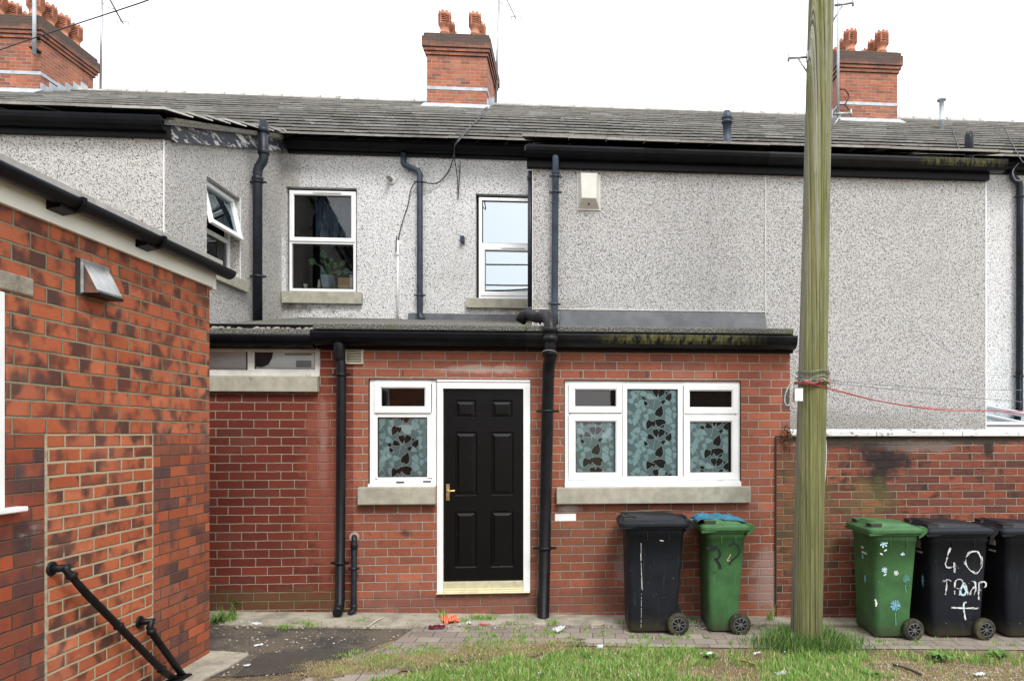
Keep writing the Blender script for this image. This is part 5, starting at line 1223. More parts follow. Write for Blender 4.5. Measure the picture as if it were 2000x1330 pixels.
# ================================================================== BINS
def rrect(x0, x1, y0, y1, z, r, n=5):
    pts = []
    for cx_, cy_, a0 in ((x1-r,y0+r,-math.pi/2),(x1-r,y1-r,0),(x0+r,y1-r,math.pi/2),(x0+r,y0+r,math.pi)):
        for k in range(n+1): a = a0+math.pi/2*k/n; pts.append((cx_+math.cos(a)*r, cy_+math.sin(a)*r, z))
    return pts
def loft(mb, rings, mi=0, smooth=True, cap=True):
    n = len(rings[0]); vs = [p for r in rings for p in r]; fs = [(i*n+k, i*n+(k+1)%n, (i+1)*n+(k+1)%n, (i+1)*n+k) for i in range(len(rings)-1) for k in range(n)]
    mb.add(vs, fs, mi, smooth)
    if cap:
        mb.add(rings[0], [tuple(range(n-1,-1,-1))], mi); mb.add(rings[-1], [tuple(range(n))], mi)
def wheelie(x0, yn, Lb, W, Ht, mat, lab, wheel_r=.10, open_=0, z=None):
    """x0 front of body at the rim, yn nearest side; Lb body length at rim"""
    z = gz(x0+.3)+.03 if z is None else z
    t = empty('wheelie_bin', (x0+Lb/2, yn+W/2, z-.028), lab, 'bin', 'wheelie bins lined up along the wall')
    hb = Ht-.105; b = MB()
    lv = [(0,.035,.075,.03),(.02,.022,.062,.02),(.22,.020,.058,.018),(hb*.60,.010,.030,.010),(hb*.90,.004,.006,.004),(hb*.905,-.004,.0,-.004),(hb,-.006,.0,-.006)]
    loft(b, [rrect(x0+f_, x0+Lb-r_, yn+s_, yn+W-s_, z+h_, .055) for h_,f_,r_,s_ in lv], cap=True)
    # rim band
    loft(b, [rrect(x0-.018,x0+Lb+.015,yn-.018,yn+W+.018,z+hb-.035,.05), rrect(x0-.022,x0+Lb+.018,yn-.022,yn+W+.022,z+hb-.03,.05), rrect(x0-.022,x0+Lb+.018,yn-.022,yn+W+.022,z+hb,.05)])
    # gusset ribs under the rim on the near side
    for k in (.36,.72): b.box(x0+Lb*k, x0+Lb*k+.006, yn-.006, yn+.03, z+hb-.14, z+hb-.03)
    body = b.build('body', mat, t)
    l = MB(); zl_ = z+hb+.002
    loft(l, [rrect(x0-.050,x0+Lb+.035,yn-.030,yn+W+.030,zl_-.018,.05), rrect(x0-.058,x0+Lb+.035,yn-.036,yn+W+.036,zl_-.010,.05), rrect(x0-.056,x0+Lb+.035,yn-.034,yn+W+.034,zl_+.022,.05),
             rrect(x0-.040,x0+Lb+.02,yn-.018,yn+W+.018,zl_+.030,.05), rrect(x0-.030,x0+Lb+.01,yn-.005,yn+W+.005,zl_+.040,.05)], cap=True)
    # raised crown sloping to the hinge
    ra = rrect(x0-.010,x0+Lb-.02,yn+.02,yn+W-.02,zl_+.036,.05); rb_ = [(p[0]*1.0, p[1], zl_+.088-.030*((p[0]-x0)/Lb)) for p in rrect(x0+.03,x0+Lb-.05,yn+.055,yn+W-.055,0,.05)]
    loft(l, [ra, rb_])
    # drooping front lip
    l.prism([(x0-.056,yn-.032,zl_-.015),(x0+.10,yn-.032,zl_-.015),(x0+.05,yn-.032,zl_-.030),(x0-.052,yn-.032,zl_-.036)], (0,W+.064,0))
    # hinge lugs at the back
    for yy in (yn+.0, yn+W-.07):
        l.prism([(x0+Lb+.0,yy,zl_+.045),(x0+Lb+.055,yy,zl_+.040),(x0+Lb+.085,yy,zl_+.018),(x0+Lb+.080,yy,zl_-.012),(x0+Lb+.045,yy,zl_-.045),(x0+Lb-.0,yy,zl_-.07)], (0,.06,0))
    l.tube([(x0+Lb+.065,yn+.01,zl_+.012),(x0+Lb+.065,yn+W-.01,zl_+.012)], .014, 10)
    # two grip slots on the crown front
    lid = l.build('lid', mat, t, bevel=.003)
    for yy in (yn+.030, yn+W-.155):
        g_ = MB(); g_.box(x0-.018, x0+.085, yy-.012, yy+.10, zl_+.036, zl_+.066); g_.build('grip_slot', m_seal, lid, bevel=.004)
        h_ = MB(); h_.box(x0-.024, x0+.094, yy-.004, yy+.104, zl_+.0665, zl_+.078); h_.build('grip', mat, lid, bevel=.004)
    xw = x0+Lb-.055-.01
    for sgn, yy in ((0, yn-.035), (1, yn+W-.02)):
        w_ = MB(); R_ = wheel_r
        w_.lathe((xw, yy, z-.03+R_), [(R_*.62,.0),(R_*.70,-.004),(R_*.92,-.002),(R_,.008),(R_*1.0,.045),(R_*.92,.056),(R_*.6,.056)], 32, axis='y')
        wo_ = w_.build('wheel', m_tyre, t); q = MB()
        q.lathe((xw, yy, z-.03+R_), [(R_*.60,-.0045),(R_*.60,.004)], 28, axis='y', mi=1)
        q.lathe((xw, yy, z-.03+R_), [(R_*.16,-.016),(R_*.20,-.002)], 16, axis='y')
        for k in range(8):
            a = k*math.pi/4+.2; q.tube([(xw+R_*.15*math.cos(a), yy-.008, z-.03+R_+R_*.15*math.sin(a)), (xw+R_*.60*math.cos(a), yy-.006, z-.03+R_+R_*.60*math.sin(a))], .005, 5)
        for k in range(24):
            a = k*math.pi/12; a2 = (k+1)*math.pi/12; q.tube([(xw+R_*.61*math.cos(a), yy-.006, z-.03+R_+R_*.61*math.sin(a)), (xw+R_*.61*math.cos(a2), yy-.006, z-.03+R_+R_*.61*math.sin(a2))], .005, 5, cap=False)
        q.build('hub', [m_hub, m_iron], wo_)
    a_ = MB(); a_.tube([(xw, yn-.03, z-.03+R_), (xw, yn+W+.03, z-.03+R_)], .010, 8); a_.build('axle', m_metal, t)
    return t, body, z
def brushed(parent, name, strokes, Y, w, mat, gap=.3):
    q = MB(); cnt = 0
    for s_ in strokes:
        P = [at(x, y, Y) for x, y in s_]; pts = []
        for i in range(len(P)-1):
            p0 = P[max(0,i-1)]; p1 = P[i]; p2 = P[i+1]; p3 = P[min(len(P)-1,i+2)]; n_ = max(2, int((p2-p1).length/.004))
            for k in range(n_):
                t = k/n_; pts.append(0.5*((2*p1)+(-p0+p2)*t+(2*p0-5*p1+4*p2-p3)*t*t+(-p0+3*p1-3*p2+p3)*t**3))
        pts.append(P[-1])
        for b in range(7):
            off = (b/6-.5)*2*w*random.uniform(.85,1.15); seed = random.uniform(0,90); lo_ = random.randint(0, 4); hi_ = len(pts)-1-random.randint(0, 5)
            for k in range(lo_, hi_):
                dens = mnoise.noise(Vector((k*.11, seed, 1)))*.5+.5+.25*mnoise.noise(Vector((k*.07, s_[0][0]*.3, 5)))
                if dens < gap+.12*abs(b-3)/3: continue
                a, c_ = pts[k], pts[k+1]; d = (c_-a)
                if d.length < 1e-6: continue
                d.normalize(); nn_ = Vector((-d.z,0,d.x)); o_ = off+w*.25*mnoise.noise(Vector((k*.15, seed, 8))); hw = w*.20; cnt += 1; y_ = Y-(cnt % 12)*.00004; a = a-d*.0012; c_ = c_+d*.0012
                q.add([(a.x+nn_.x*(o_-hw), y_, a.z+nn_.z*(o_-hw)),(c_.x+nn_.x*(o_-hw), y_, c_.z+nn_.z*(o_-hw)),(c_.x+nn_.x*(o_+hw), y_, c_.z+nn_.z*(o_+hw)),(a.x+nn_.x*(o_+hw), y_, a.z+nn_.z*(o_+hw))], [(0,1,2,3)])
    return q.build(name, mat, parent)
def dabs(parent, name, strokes, Y, w, mat, jit=.3, gap=.15, w2=None, rev=False):
    """brush marks lying 1.5 mm proud of a near-facing side"""
    q = MB(); i = 0
    for s_ in strokes:
        P = [at(x, y, Y) for x, y in s_]
        for a, b in zip(P, P[1:]):
            L = (b-a).length; n_ = max(1, int(L/.005)); d = (b-a).normalized(); nn_ = Vector((-d.z,0,d.x))
            for k in range(n_):
                if mnoise.noise(Vector((k*.35+len(q.v)*.004, a.x*40, a.z*40)))*.5+.5+random.uniform(-.06,.06) < gap*1.35: continue
                t0 = k/n_; t1 = min(1, (k+1.25)/n_); ww_ = w*(1+jit*.9*mnoise.noise(Vector((k*.5, a.x*30, a.z*30)))+random.uniform(-.12,.12))
                p0 = a.lerp(b,t0)+nn_*random.gauss(0,w*jit*.12); p1 = a.lerp(b,t1)+nn_*random.gauss(0,w*jit*.12); i += 1
                y_ = Y-(i % 12)*.00004
                q.add([(p0.x-nn_.x*ww_, y_, p0.z-nn_.z*ww_),(p1.x-nn_.x*ww_, y_, p1.z-nn_.z*ww_),(p1.x+nn_.x*ww_, y_, p1.z+nn_.z*ww_),(p0.x+nn_.x*ww_, y_, p0.z+nn_.z*ww_)], [(0,1,2,3)])
    return q.build(name, mat, parent)
def facey(yn, py, z, Ht):
    """near face of the tapered body at a pixel row"""
    return yn+.0
Y1 = 6.20
xA = at(1222,1050,Y1).x; LA = at(1338,1050,Y1).x-xA
b1, bo1, _ = wheelie(xA, Y1, LA, .50, 1.075, m_bk, 'scratched black wheelie bin under the wide window sill, left of a green bin')
m_wp = plain('white_brush_paint', (.72,.73,.72), .7, .2, var=.1); m_bp = plain('black_brush_paint', (.015,.017,.022), .5, .3); m_bl = plain('pale_blue_paint', (.22,.45,.60), .7, .2, var=.3, nscale=60); m_lb = plain('washed_blue_paint', (.45,.65,.72), .7, .2, var=.25, nscale=60); m_pk = plain('peach_scrape', (.62,.42,.28), .7, .2)
dabs(bo1, 'scratch', [[(1252,1060),(1253,1150)],[(1251,1080),(1255,1152)]], Y1-.0005, .0016, m_whited, .5, .2); dabs(bo1, 'scratch', [[(1253,1155),(1252,1225)]], Y1+.012, .0012, m_whited, .5, .3)
dabs(bo1, 'bird_mark', [[(1289,1055),(1296,1056)]], Y1-.001, .004, m_wp, .4, 0)
Y2 = 6.24
xB = at(1385,1050,Y2).x-.02; LB = at(1456,1050,Y2).x-xB
b2, bo2, _ = wheelie(xB, Y2, LB+.01, .50, 1.05, m_gn, 'plain green wheelie bin with black brush marks and a blue cloth on its lid')
dabs(bo2, 'brush_mark', [[(1381,1072),(1384,1068),(1392,1067),(1400,1069),(1406,1076),(1407,1083),(1403,1090),(1396,1092)],[(1396,1090),(1402,1096),(1406,1103),(1408,1110)],[(1382,1071),(1388,1073),(1398,1073)]      ], Y2+.0015, .0095, m_bp, .35, .03)
dabs(bo2, 'brush_mark', [[(1424,1066),(1430,1061),(1438,1062),(1443,1068),(1445,1077),(1441,1085),(1434,1090),(1428,1095),(1425,1102)]], Y2+.0015, .0075, m_bp, .35, .03)
dabs(bo2, 'scrape', [[(1420,1094),(1424,1088),(1427,1082)],[(1420,1095),(1426,1094)]], Y2+.001, .003, m_pk, .5, .1)
dabs(bo2, 'faint_smear', [[(1391,1117),(1399,1116)]], Y2+.004, .004, plain('green_smear',(.02,.07,.03),.6), .5, .1)
Y3 = 6.10
xC = at(1711,1060,Y3).x-.02; LC = at(1795,1060,Y3).x-xC
b3, bo3, _ = wheelie(xC, Y3, LC, .52, 1.07, m_gn, 'green wheelie bin painted with pale blue and white flowers, right of the timber pole')
def flower(parent, px_, py, r, mat, Y, n=8, leaf=False):
    q = MB(); c_ = at(px_, py, Y); 
    for k in range(n):
        a = 2*math.pi*k/n+random.uniform(-.15,.15); rr_ = r*random.uniform(.8,1.1); wd = math.pi/n*.75
        y_ = Y-.00005*(k % 7)
        q.add([(c_.x+math.cos(a-wd)*rr_*.3, y_, c_.z+math.sin(a-wd)*rr_*.3),(c_.x+math.cos(a-wd*.8)*rr_*.8, y_, c_.z+math.sin(a-wd*.8)*rr_*.8),(c_.x+math.cos(a)*rr_, y_, c_.z+math.sin(a)*rr_),(c_.x+math.cos(a+wd*.8)*rr_*.8, y_, c_.z+math.sin(a+wd*.8)*rr_*.8),(c_.x+math.cos(a+wd)*rr_*.3, y_, c_.z+math.sin(a+wd)*rr_*.3),(c_.x-math.cos(a)*rr_*.05,y_,c_.z-math.sin(a)*rr_*.05)], [(0,1,2,3,4,5)])
    return q.build('painted_flower', mat, parent)
flower(bo3, 1726,1061,.043, m_lb, Y3-.001, 7); flower(bo3, 1728,1113,.030, m_lb, Y3+.004, 7); flower(bo3, 1750,1119,.028, m_wp, Y3+.005, 6); flower(bo3, 1749,1182,.055, m_bl, Y3+.010, 18); flower(bo3, 1770,1130,.040, plain('faded_teal_paint',(.10,.28,.25),.7,.2,var=.4,nscale=90), Y3+.006, 14); flower(bo3, 1763,1082,.020, m_lb, Y3-.0, 4)
dabs(bo3, 'painted_leaf', [[(1719,1080),(1724,1083)],[(1727,1076),(1732,1073)],[(1726,1124),(1731,1120)]], Y3+.0015, .006, m_wp, .4, 0)
dabs(bo3, 'painted_stem', [[(1749,1196),(1750,1222)],[(1724,1084),(1725,1094)],[(1768,1142),(1770,1156)]], Y3+.010, .0016, m_bl, .4, .2)
dabs(bo3, 'painted_flower', [[(1709,1170),(1712,1176),(1711,1184)],[(1709,1178),(1714,1179)]], Y3+.010, .006, m_wp, .5, .05)
q = MB()
for (py, pz_, r_) in ((6.30,.42,.05),(6.36,.62,.03)):    # marks on the bin's front end (facing left)
    for k in range(9):
        a = k*.698; q.add([(xC+.012-.004, py, pz_),(xC+.008-.004, py+.012*math.cos(a-.3), pz_+r_*.5*math.sin(a-.3)),(xC+.008-.004, py+.03*math.cos(a), pz_+r_*math.sin(a)),(xC+.008-.004, py+.012*math.cos(a+.3), pz_+r_*.5*math.sin(a+.3))], [(0,1,2,3)])
q.build('painted_flower', m_bl, bo3)
Y4 = 6.12
xD_ = at(1822,1060,Y4).x-.02; LD = at(1934,1060,Y4).x-xD_
b4, bo4, _ = wheelie(xD_, Y4, LD, .54, 1.07, m_bk, 'black wheelie bin brushed with a large white 40 and more white letters')
Yt = Y4+.0005
num = [[(1856,1068),(1850,1088),(1847,1103),(1853,1107),(1862,1105)],[(1863,1098),(1864,1112),(1866,1117)],[(1868,1106),(1874,1107)],
       [(1890,1082),(1898,1077),(1910,1078),(1917,1090),(1917,1105),(1911,1116),(1903,1118),(1892,1110),(1885,1098),(1886,1088),(1892,1080)]]
brushed(bo4, 'painted_number', num, Yt-.001, .0085, m_wp, .44)
wrd = [[(1841,1136),(1850,1131),(1858,1134)],[(1849,1134),(1848,1148),(1847,1161)],[(1864,1161),(1866,1135),(1872,1131),(1880,1134),(1882,1144),(1874,1150),(1868,1149)],[(1872,1151),(1880,1163)],
       [(1874,1163),(1879,1145),(1884,1138),(1888,1150),(1891,1163)],[(1893,1140),(1895,1136),(1903,1135),(1906,1147),(1902,1162)],[(1894,1162),(1899,1150),(1908,1142)],[(1911,1136),(1912,1172)],[(1911,1138),(1923,1136),(1925,1144),(1914,1152)]]
brushed(bo4, 'painted_word', wrd, Yt+.004, .0075, m_wp, .43)
dabs(bo4, 'painted_word', [[(1876,1150),(1882,1142),(1887,1154),(1884,1162),(1876,1160)]], Yt+.003, .008, m_lb, .4, .05)
brushed(bo4, 'painted_cross', [[(1858,1186),(1880,1187),(1912,1187)],[(1884,1174),(1882,1186),(1886,1210)],[(1883,1177),(1888,1175)]], Yt+.008, .0075, m_wp, .44)
q = MB(); a = (Y4+.24, .60)   # sticker and blue flower on its front end
q.box(xD_-.003, xD_+.012, Y4+.20, Y4+.30, .70, .90); q.build('worn_label', plain('worn_label', (.45,.45,.42), .7, .2, var=.5, nscale=50, dirt=((.02,.02,.02),.5)), bo4)
q = MB()
for k in range(10):
    a = k*.628; q.add([(xD_+.008, Y4+.16, .40),(xD_+.006, Y4+.16+.012*math.cos(a-.3), .40+.04*math.sin(a-.3)),(xD_+.006, Y4+.16+.03*math.cos(a), .40+.075*math.sin(a)),(xD_+.006, Y4+.16+.012*math.cos(a+.3), .40+.04*math.sin(a+.3))], [(0,1,2,3)])
q.build('painted_flower', m_bl, bo4)
Y5 = 6.14
xE = at(1969,1060,Y5).x-.02
b5, bo5, _ = wheelie(xE, Y5, .55, .54, 1.08, m_bk, 'black wheelie bin cut by the right edge of the picture with a small white sticker')
q = MB(); q.box(xE-.006, xE+.012, Y5+.17, Y5+.25, .72, .83); q.build('sticker', m_whited, bo5)
# small print on the ends
for (xx, yy, bb) in ((xC, Y3, bo3), (xD_, Y4, bo4), (xE, Y5, bo5)):
    q = MB()
    for k in range(6): q.box(xx-.001, xx+.012, yy+.17+k*.018, yy+.18+k*.018, .655, .672)
    if bb is bo3:
        for k in range(3): q.box(xx-.001, xx+.012, yy+.24+k*.018, yy+.25+k*.018, .70, .717)
    q.build('moulded_print', m_whited, bb)

# blue cloth on the green lid
m_cloth = plain('teal_blue_cloth', (.045,.15,.22), .95, .1, var=.25, nscale=12, bump=.003, bscale=140)
q = MB(); nu, nv = 44, 22; zc_ = gz(xB)+.03+1.05-.105
vs = []
for j in range(nv+1):
    for i in range(nu+1):
        u = i/nu; v = j/nv
        x = xB-.085+u*(LB+.11)+.02*mnoise.noise(Vector((u*5,v*4,1))); y = Y2+.05+v*.38+.03*mnoise.noise(Vector((u*6,v*5,7)))
        env = math.sin(math.pi*min(1,max(0,u)))**.4*math.sin(math.pi*min(1,v*.9+.05))**.5
        z = zc_+.075-.03*u+env*(.022+.045*abs(mnoise.noise(Vector((u*7,v*5,3))))+.03*abs(mnoise.noise(Vector((u*16,v*9,9)))))
        if u < .12: z -= (.12-u)*.2
        vs.append((x,y,z))
fs = [(j*(nu+1)+i, j*(nu+1)+i+1, (j+1)*(nu+1)+i+1, (j+1)*(nu+1)+i) for j in range(nv) for i in range(nu)]
q.add(vs, fs, 0, True); o = q.build('cloth', m_cloth, None, loc=(xB+.2,Y2+.2,zc_+.06)); tag(o, 'crumpled teal blue cloth lying on the lid of the plain green bin', 'cloth')
so = o.modifiers.new('thick','SOLIDIFY'); so.thickness = .006
# sticks on the black lid
q = MB(); zz = gz(xA)+.03+1.075-.105+.08
for (a,b) in (((1200,1004),(1340,1012)),((1230,1006),(1352,1022)),((1215,1008),(1300,1007)),((1260,1004),(1330,1018))):
    p0 = at(a[0],a[1],Y1+.22); p1 = at(b[0],b[1],Y1+.30); p0.z = zz+.01; p1.z = zz+.0; q.tube([p0, p0.lerp(p1,.5)+Vector((0,0,.012)), p1], .005, 6)
tag(q.build('twigs', plain('dry_twig',(.14,.10,.07),.9,.1), None, loc=(xA+.2,Y1+.25,zz)), 'thin dry twigs lying across the lid of the scratched black bin', 'twigs')

# ================================================================== ITEMS BEHIND THE UPSTAIRS GLASS
m_lf = plain('dark_houseplant_leaf', (.035,.13,.045), .5, .4, var=.35, nscale=14)
pt = at(640, 562, YR+.26); hp_ = empty('potted_plant', tuple(pt), 'leafy green potted plant standing behind the left upstairs window', 'plant')
q = MB(); q.lathe(tuple(pt), [(.07,.0),(.095,.16),(.10,.17)], 18); q.build('plant_pot', plain('pale_blue_pot',(.25,.33,.38),.5,.4), hp_)
q = MB(); lv = MB()
for (lx, ly, lr, an) in ((612,512,.085,160),(632,500,.095,90),(652,518,.075,20),(668,516,.08,35),(675,530,.085,-10),(640,522,.07,60),(660,534,.06,0),(648,508,.05,120)):
    tip = at(lx, ly, YR+.16+random.random()*.12); base = pt+Vector((0,0,.15)); q.tube([base, base.lerp(tip,.5)+Vector((0,0,.05)), tip], .006, 6)
    a = math.radians(an); ax_ = Vector((math.cos(a),-.25,math.sin(a))).normalized(); sd = Vector((-math.sin(a),.2,math.cos(a))).normalized()
    prof_ = [(0,0),(.15,.45),(.45,.62),(.8,.5),(1.1,.25),(1.35,0),(1.1,-.25),(.8,-.5),(.45,-.62),(.15,-.45)]
    P = [tip+ax_*(u*lr-.4*lr)+sd*(v_*lr)+Vector((0,-.015*abs(v_),0)) for u, v_ in prof_]
    mid = [tip+ax_*(u*lr-.4*lr)+Vector((0,-.02,0)) for u in (0,.45,1.0,1.35)]
    lv.add(P, [tuple(range(len(P)))]); lv.add([p+Vector((0,.003,0)) for p in P], [tuple(reversed(range(len(P))))])
q.build('stem', plain('pale_stem',(.16,.26,.09),.6,.3), hp_); lv.build('foliage', m_lf, hp_)
c0 = at(675,566,YR+.2); q = MB(); cb_ = rect(661,543,689,567,YR+.18); q.box(cb_[0],cb_[1],YR+.16,YR+.28,cb_[2],cb_[3]); q.box(cb_[0]+.02,cb_[1]-.05,YR+.150,YR+.158,cb_[2]+.02,cb_[2]+.07,1)
tag(q.build('cardboard_box', [plain('cardboard',(.36,.24,.12),.85,.1), plain('box_flap',(.45,.31,.16),.85,.1)], None, bevel=.003, loc=(c0.x,YR+.2,cb_[2])), 'small brown cardboard box on the inside ledge of the left upstairs window', 'box')
for (x_, h_, lab) in ((597,.05,'small white cup on the inside ledge of the left upstairs window'),(623,.10,'small clear bottle on the inside ledge beside the potted plant')):
    c0 = at(x_,563,YR+.16); q = MB(); q.lathe(tuple(c0), [(.018,0),(.022,h_*.3),(.030 if h_ < .06 else .012,h_*.9),(.030 if h_ < .06 else .012,h_*1.2)], 14)
    tag(q.build('cup' if h_ < .06 else 'bottle', m_whited, None, loc=tuple(c0)), lab, 'cup' if h_ < .06 else 'bottle')
q = MB(); q.box(wl[0], wl[1], YR+.13, YR+.34, fr[2]-.3, at(630,567,YR+.2).z); q.build('inner_ledge', m_whited, hA)

# ================================================================== GRASS, WEEDS AND LITTER
gmn = M('grass_blade', .6, .25); ri = gmn.n('ShaderNodeNewGeometry').outputs['Random Per Island']
gmn.col(gmn.ramp(ri, [(0,(.09,.19,.03)),(.3,(.14,.28,.045)),(.6,(.20,.36,.07)),(.82,(.28,.40,.11)),(.90,(.46,.41,.20)),(1,(.55,.48,.27))]))
m_grass = gmn.m
gms = M('dry_straw_blade', .8, .15); ri = gms.n('ShaderNodeNewGeometry').outputs['Random Per Island']
gms.col(gms.ramp(ri, [(0,(.30,.24,.11)),(.5,(.42,.35,.18)),(.8,(.24,.18,.09)),(1,(.50,.44,.26))])); m_straw = gms.m
gml = M('long_grass_blade', .55, .3); ri = gml.n('ShaderNodeNewGeometry').outputs['Random Per Island']
gml.col(gml.ramp(ri, [(0,(.035,.095,.015)),(.5,(.07,.16,.025)),(.85,(.13,.24,.05)),(.95,(.30,.32,.14)),(1,(.4,.36,.2))])); m_long = gml.m
def blades(name, pts, hmin, hmax, wid, mat, lean=.5, lab=None, cat=None, kind='stuff'):
    n_ = len(pts); P = np.array(pts, dtype=float); h_ = RS.uniform(hmin, hmax, n_)*(P[:,3] if P.shape[1] > 3 else 1)
    a = RS.uniform(0, 2*np.pi, n_); la = RS.uniform(0, 2*np.pi, n_); le = RS.uniform(0, lean, n_)*h_
    dx = np.cos(a)*wid*RS.uniform(.6,1.4,n_); dy = np.sin(a)*wid*.6
    V = np.zeros((n_,5,3)); lx = np.cos(la)*le; ly = np.sin(la)*le
    V[:,0] = np.stack([P[:,0]-dx, P[:,1]-dy, P[:,2]-.005],1); V[:,1] = np.stack([P[:,0]+dx, P[:,1]+dy, P[:,2]-.005],1)
    V[:,2] = np.stack([P[:,0]-dx*.7+lx*.35, P[:,1]-dy*.7+ly*.35, P[:,2]+h_*.55],1); V[:,3] = np.stack([P[:,0]+dx*.7+lx*.35, P[:,1]+dy*.7+ly*.35, P[:,2]+h_*.55],1)
    V[:,4] = np.stack([P[:,0]+lx, P[:,1]+ly, P[:,2]+h_*(1-.3*(le/np.maximum(h_,1e-6))**2)],1)
    me = bpy.data.meshes.new(name); vv = V.reshape(-1,3).tolist(); idx = np.arange(n_)*5
    fs = []
    for i in idx.tolist(): fs.append((i,i+1,i+3,i+2)); fs.append((i+2,i+3,i+4))
    me.from_pydata(vv, [], fs); me.materials.append(mat); o = bpy.data.objects.new(name, me); COL.objects.link(o)
    tag(o, lab, cat, None, kind); return o
def N2(x, y, s, o=0): return mnoise.noise(Vector((x*s, y*s, o)))
def edge(x):      # back edge (Y) of the lawn
    pts = [(-2.4,4.55),(-1.9,4.75),(-1.2,5.20),(-.6,5.55),(0,5.72),(1.0,5.74),(1.8,5.72),(2.5,5.70),(3.3,5.66),(6,5.62)]
    for (a,b),(c_,d) in zip(pts, pts[1:]):
        if a <= x <= c_: return b+(d-b)*(x-a)/(c_-a)
    return pts[0][1] if x < pts[0][0] else pts[-1][1]
g1 = []; g2 = []; tries = 0
while len(g1) < 44000 and tries < 400000:
    tries += 1; x = random.uniform(-2.0, 5.2); y = random.uniform(4.3, 5.9); e = edge(x)+.10*N2(x,0,3,4)
    if y > e: continue
    d = N2(x,y,1.3,2)*.6+N2(x,y,4.5,5)*.45+N2(x,y,14,8)*.35+.27
    if x > 2.25 and y < 5.62: d -= .12+.55*max(0,min(1,(5.45-y)*3))*(1 if N2(x,y,2,9) > -.15 else .2)
    if e-y < .12: d -= .10
    if x < -.7: d -= .10
    if random.random() < max(.015, min(1, d*1.9)): g1.append((x,y,gz(x), .6+.8*max(0,min(1,d+.3))))
    elif random.random() < .22: g2.append((x,y,gz(x),1))
blades('grass', g1, .022, .075, .0028, m_grass, .9, 'patchy green lawn grass in front of the paving', 'grass')
for i in range(9000):
    x = random.uniform(-2.0,5.2); y = random.uniform(4.3,5.85)
    if y < edge(x)+.05+.15*N2(x,0,2,1): g2.append((x,y,gz(x),1))
for k in range(150):
    px_ = random.uniform(600,1100); py = 1258+(1100-px_)*.11+random.gauss(0,9)
    if py < 1240: continue
    c0 = atg(px_,py)
    for i in range(90): g2.append((c0.x+random.gauss(0,.07), c0.y+random.gauss(0,.03), c0.z+.007, .8))
blades('dry_grass', g2, .010, .035, .0025, m_straw, 1.6, 'dry straw-coloured grass between the green patches', 'grass')
# tall tuft round the pole
t_ = []
for i in range(2600):
    a = random.uniform(0, 2*math.pi); r = .13+abs(random.gauss(0,.14)); x = pb.x+math.cos(a)*r*1.35; y = pb.y+math.sin(a)*r*.85-.03
    if y > YE-.35: continue
    t_.append((x,y,gz(x), max(.35, 1.25-r*1.6)))
blades('long_grass', t_, .09, .26, .0030, m_long, 1.1, 'long grass tuft around the foot of the timber pole', 'grass')
# weeds in the paving joints
j_ = []
for k in range(80):
    px_ = random.choice([random.uniform(1060,1560), random.uniform(1080,1350), random.uniform(1700,1990), random.uniform(900,1100)]); py = random.uniform(1226,1262)
    c0 = atg(px_,py); n_ = random.randint(12,70); sp = random.uniform(.01,.035)
    vert = random.random() < .6
    for i in range(n_): j_.append((c0.x+random.gauss(0,sp*(.5 if vert else 1.6)), c0.y+random.gauss(0,sp*(1.6 if vert else .5)), c0.z+.008, 1))
for k in range(60):
    px_ = random.uniform(640,1060); py = 1262+ (1060-px_)*.09+random.gauss(0,12); c0 = atg(px_,py); 
    for i in range(random.randint(20,90)): j_.append((c0.x+random.gauss(0,.05), c0.y+random.gauss(0,.025), c0.z+.006, 1))
blades('paving_weeds', j_, .012, .042, .0026, m_grass, 1.0, 'tufts of grass growing in the paving joints', 'grass')
# weeds at the wall foot
wd_ = []
for (px_, py, n_, sp, hh) in ((412,1222,120,.05,1.6),(432,1218,150,.05,2.2),(448,1215,80,.035,2.6),(560,1230,90,.05,1),(612,1226,60,.04,1),(870,1215,60,.03,1),(935,1214,150,.05,1.3),(960,1214,70,.03,1),(865,1211,40,.02,2.0),(1020,1212,40,.03,1),(1350,1222,40,.03,1),(1505,1215,40,.02,3),(1080,1222,90,.03,1.2),(905,1218,60,.03,1),(590,1222,70,.05,.8),(1210,1222,40,.03,.8),(700,1218,50,.05,.7),(1000,1222,40,.03,.8)):
    c0 = atg(px_,py)
    for i in range(n_): wd_.append((c0.x+random.gauss(0,sp), min(YE-.03, c0.y+random.gauss(0,.02)), c0.z+.022, hh*random.uniform(.6,1.2)))
blades('wall_weeds', wd_, .025, .06, .003, m_grass, .8, 'grassy weeds along the foot of the brick wall', 'weeds')
# broad-leaved weed in the left corner and dock leaves on the lawn
def rosette(name, c0, n_, L, mat, lab, up=.4, cat='plant'):
    q = MB()
    for i in range(n_):
        a = random.uniform(0,2*math.pi); l = L*random.uniform(.6,1.2); w_ = l*random.uniform(.16,.26); dv = Vector((math.cos(a),math.sin(a),0)); sd = Vector((-math.sin(a),math.cos(a),0)); e_ = up*random.uniform(.5,1.4)
        P = []
        for t, ww_ in ((.05,.15),(.3,.8),(.6,1),(.85,.6),(1,.05)):
            c_ = c0+dv*(l*t)+Vector((0,0,l*e_*math.sin(t*2.2))); P.append((c_-sd*w_*ww_, c_+Vector((0,0,-.15*w_*ww_)), c_+sd*w_*ww_))
        vs = [v for r in P for v in r]; fs = []
        for k in range(len(P)-1): fs += [(k*3,k*3+1,k*3+4,k*3+3),(k*3+1,k*3+2,k*3+5,k*3+4)]
        q.add(vs, fs, 0, True)
    return tag(q.build(name, mat, None, loc=tuple(c0)), lab, cat)
m_weed = plain('weed_leaf', (.10,.19,.045), .6, .3, var=.35, nscale=25); m_dry = plain('dried_leaf', (.22,.15,.07), .8, .1, var=.4, nscale=25)
rosette('dock_weed', atg(1385,1285)+Vector((0,0,.01)), 16, .085, m_weed, 'flat broad-leaved weed in the lawn below the plain green bin')
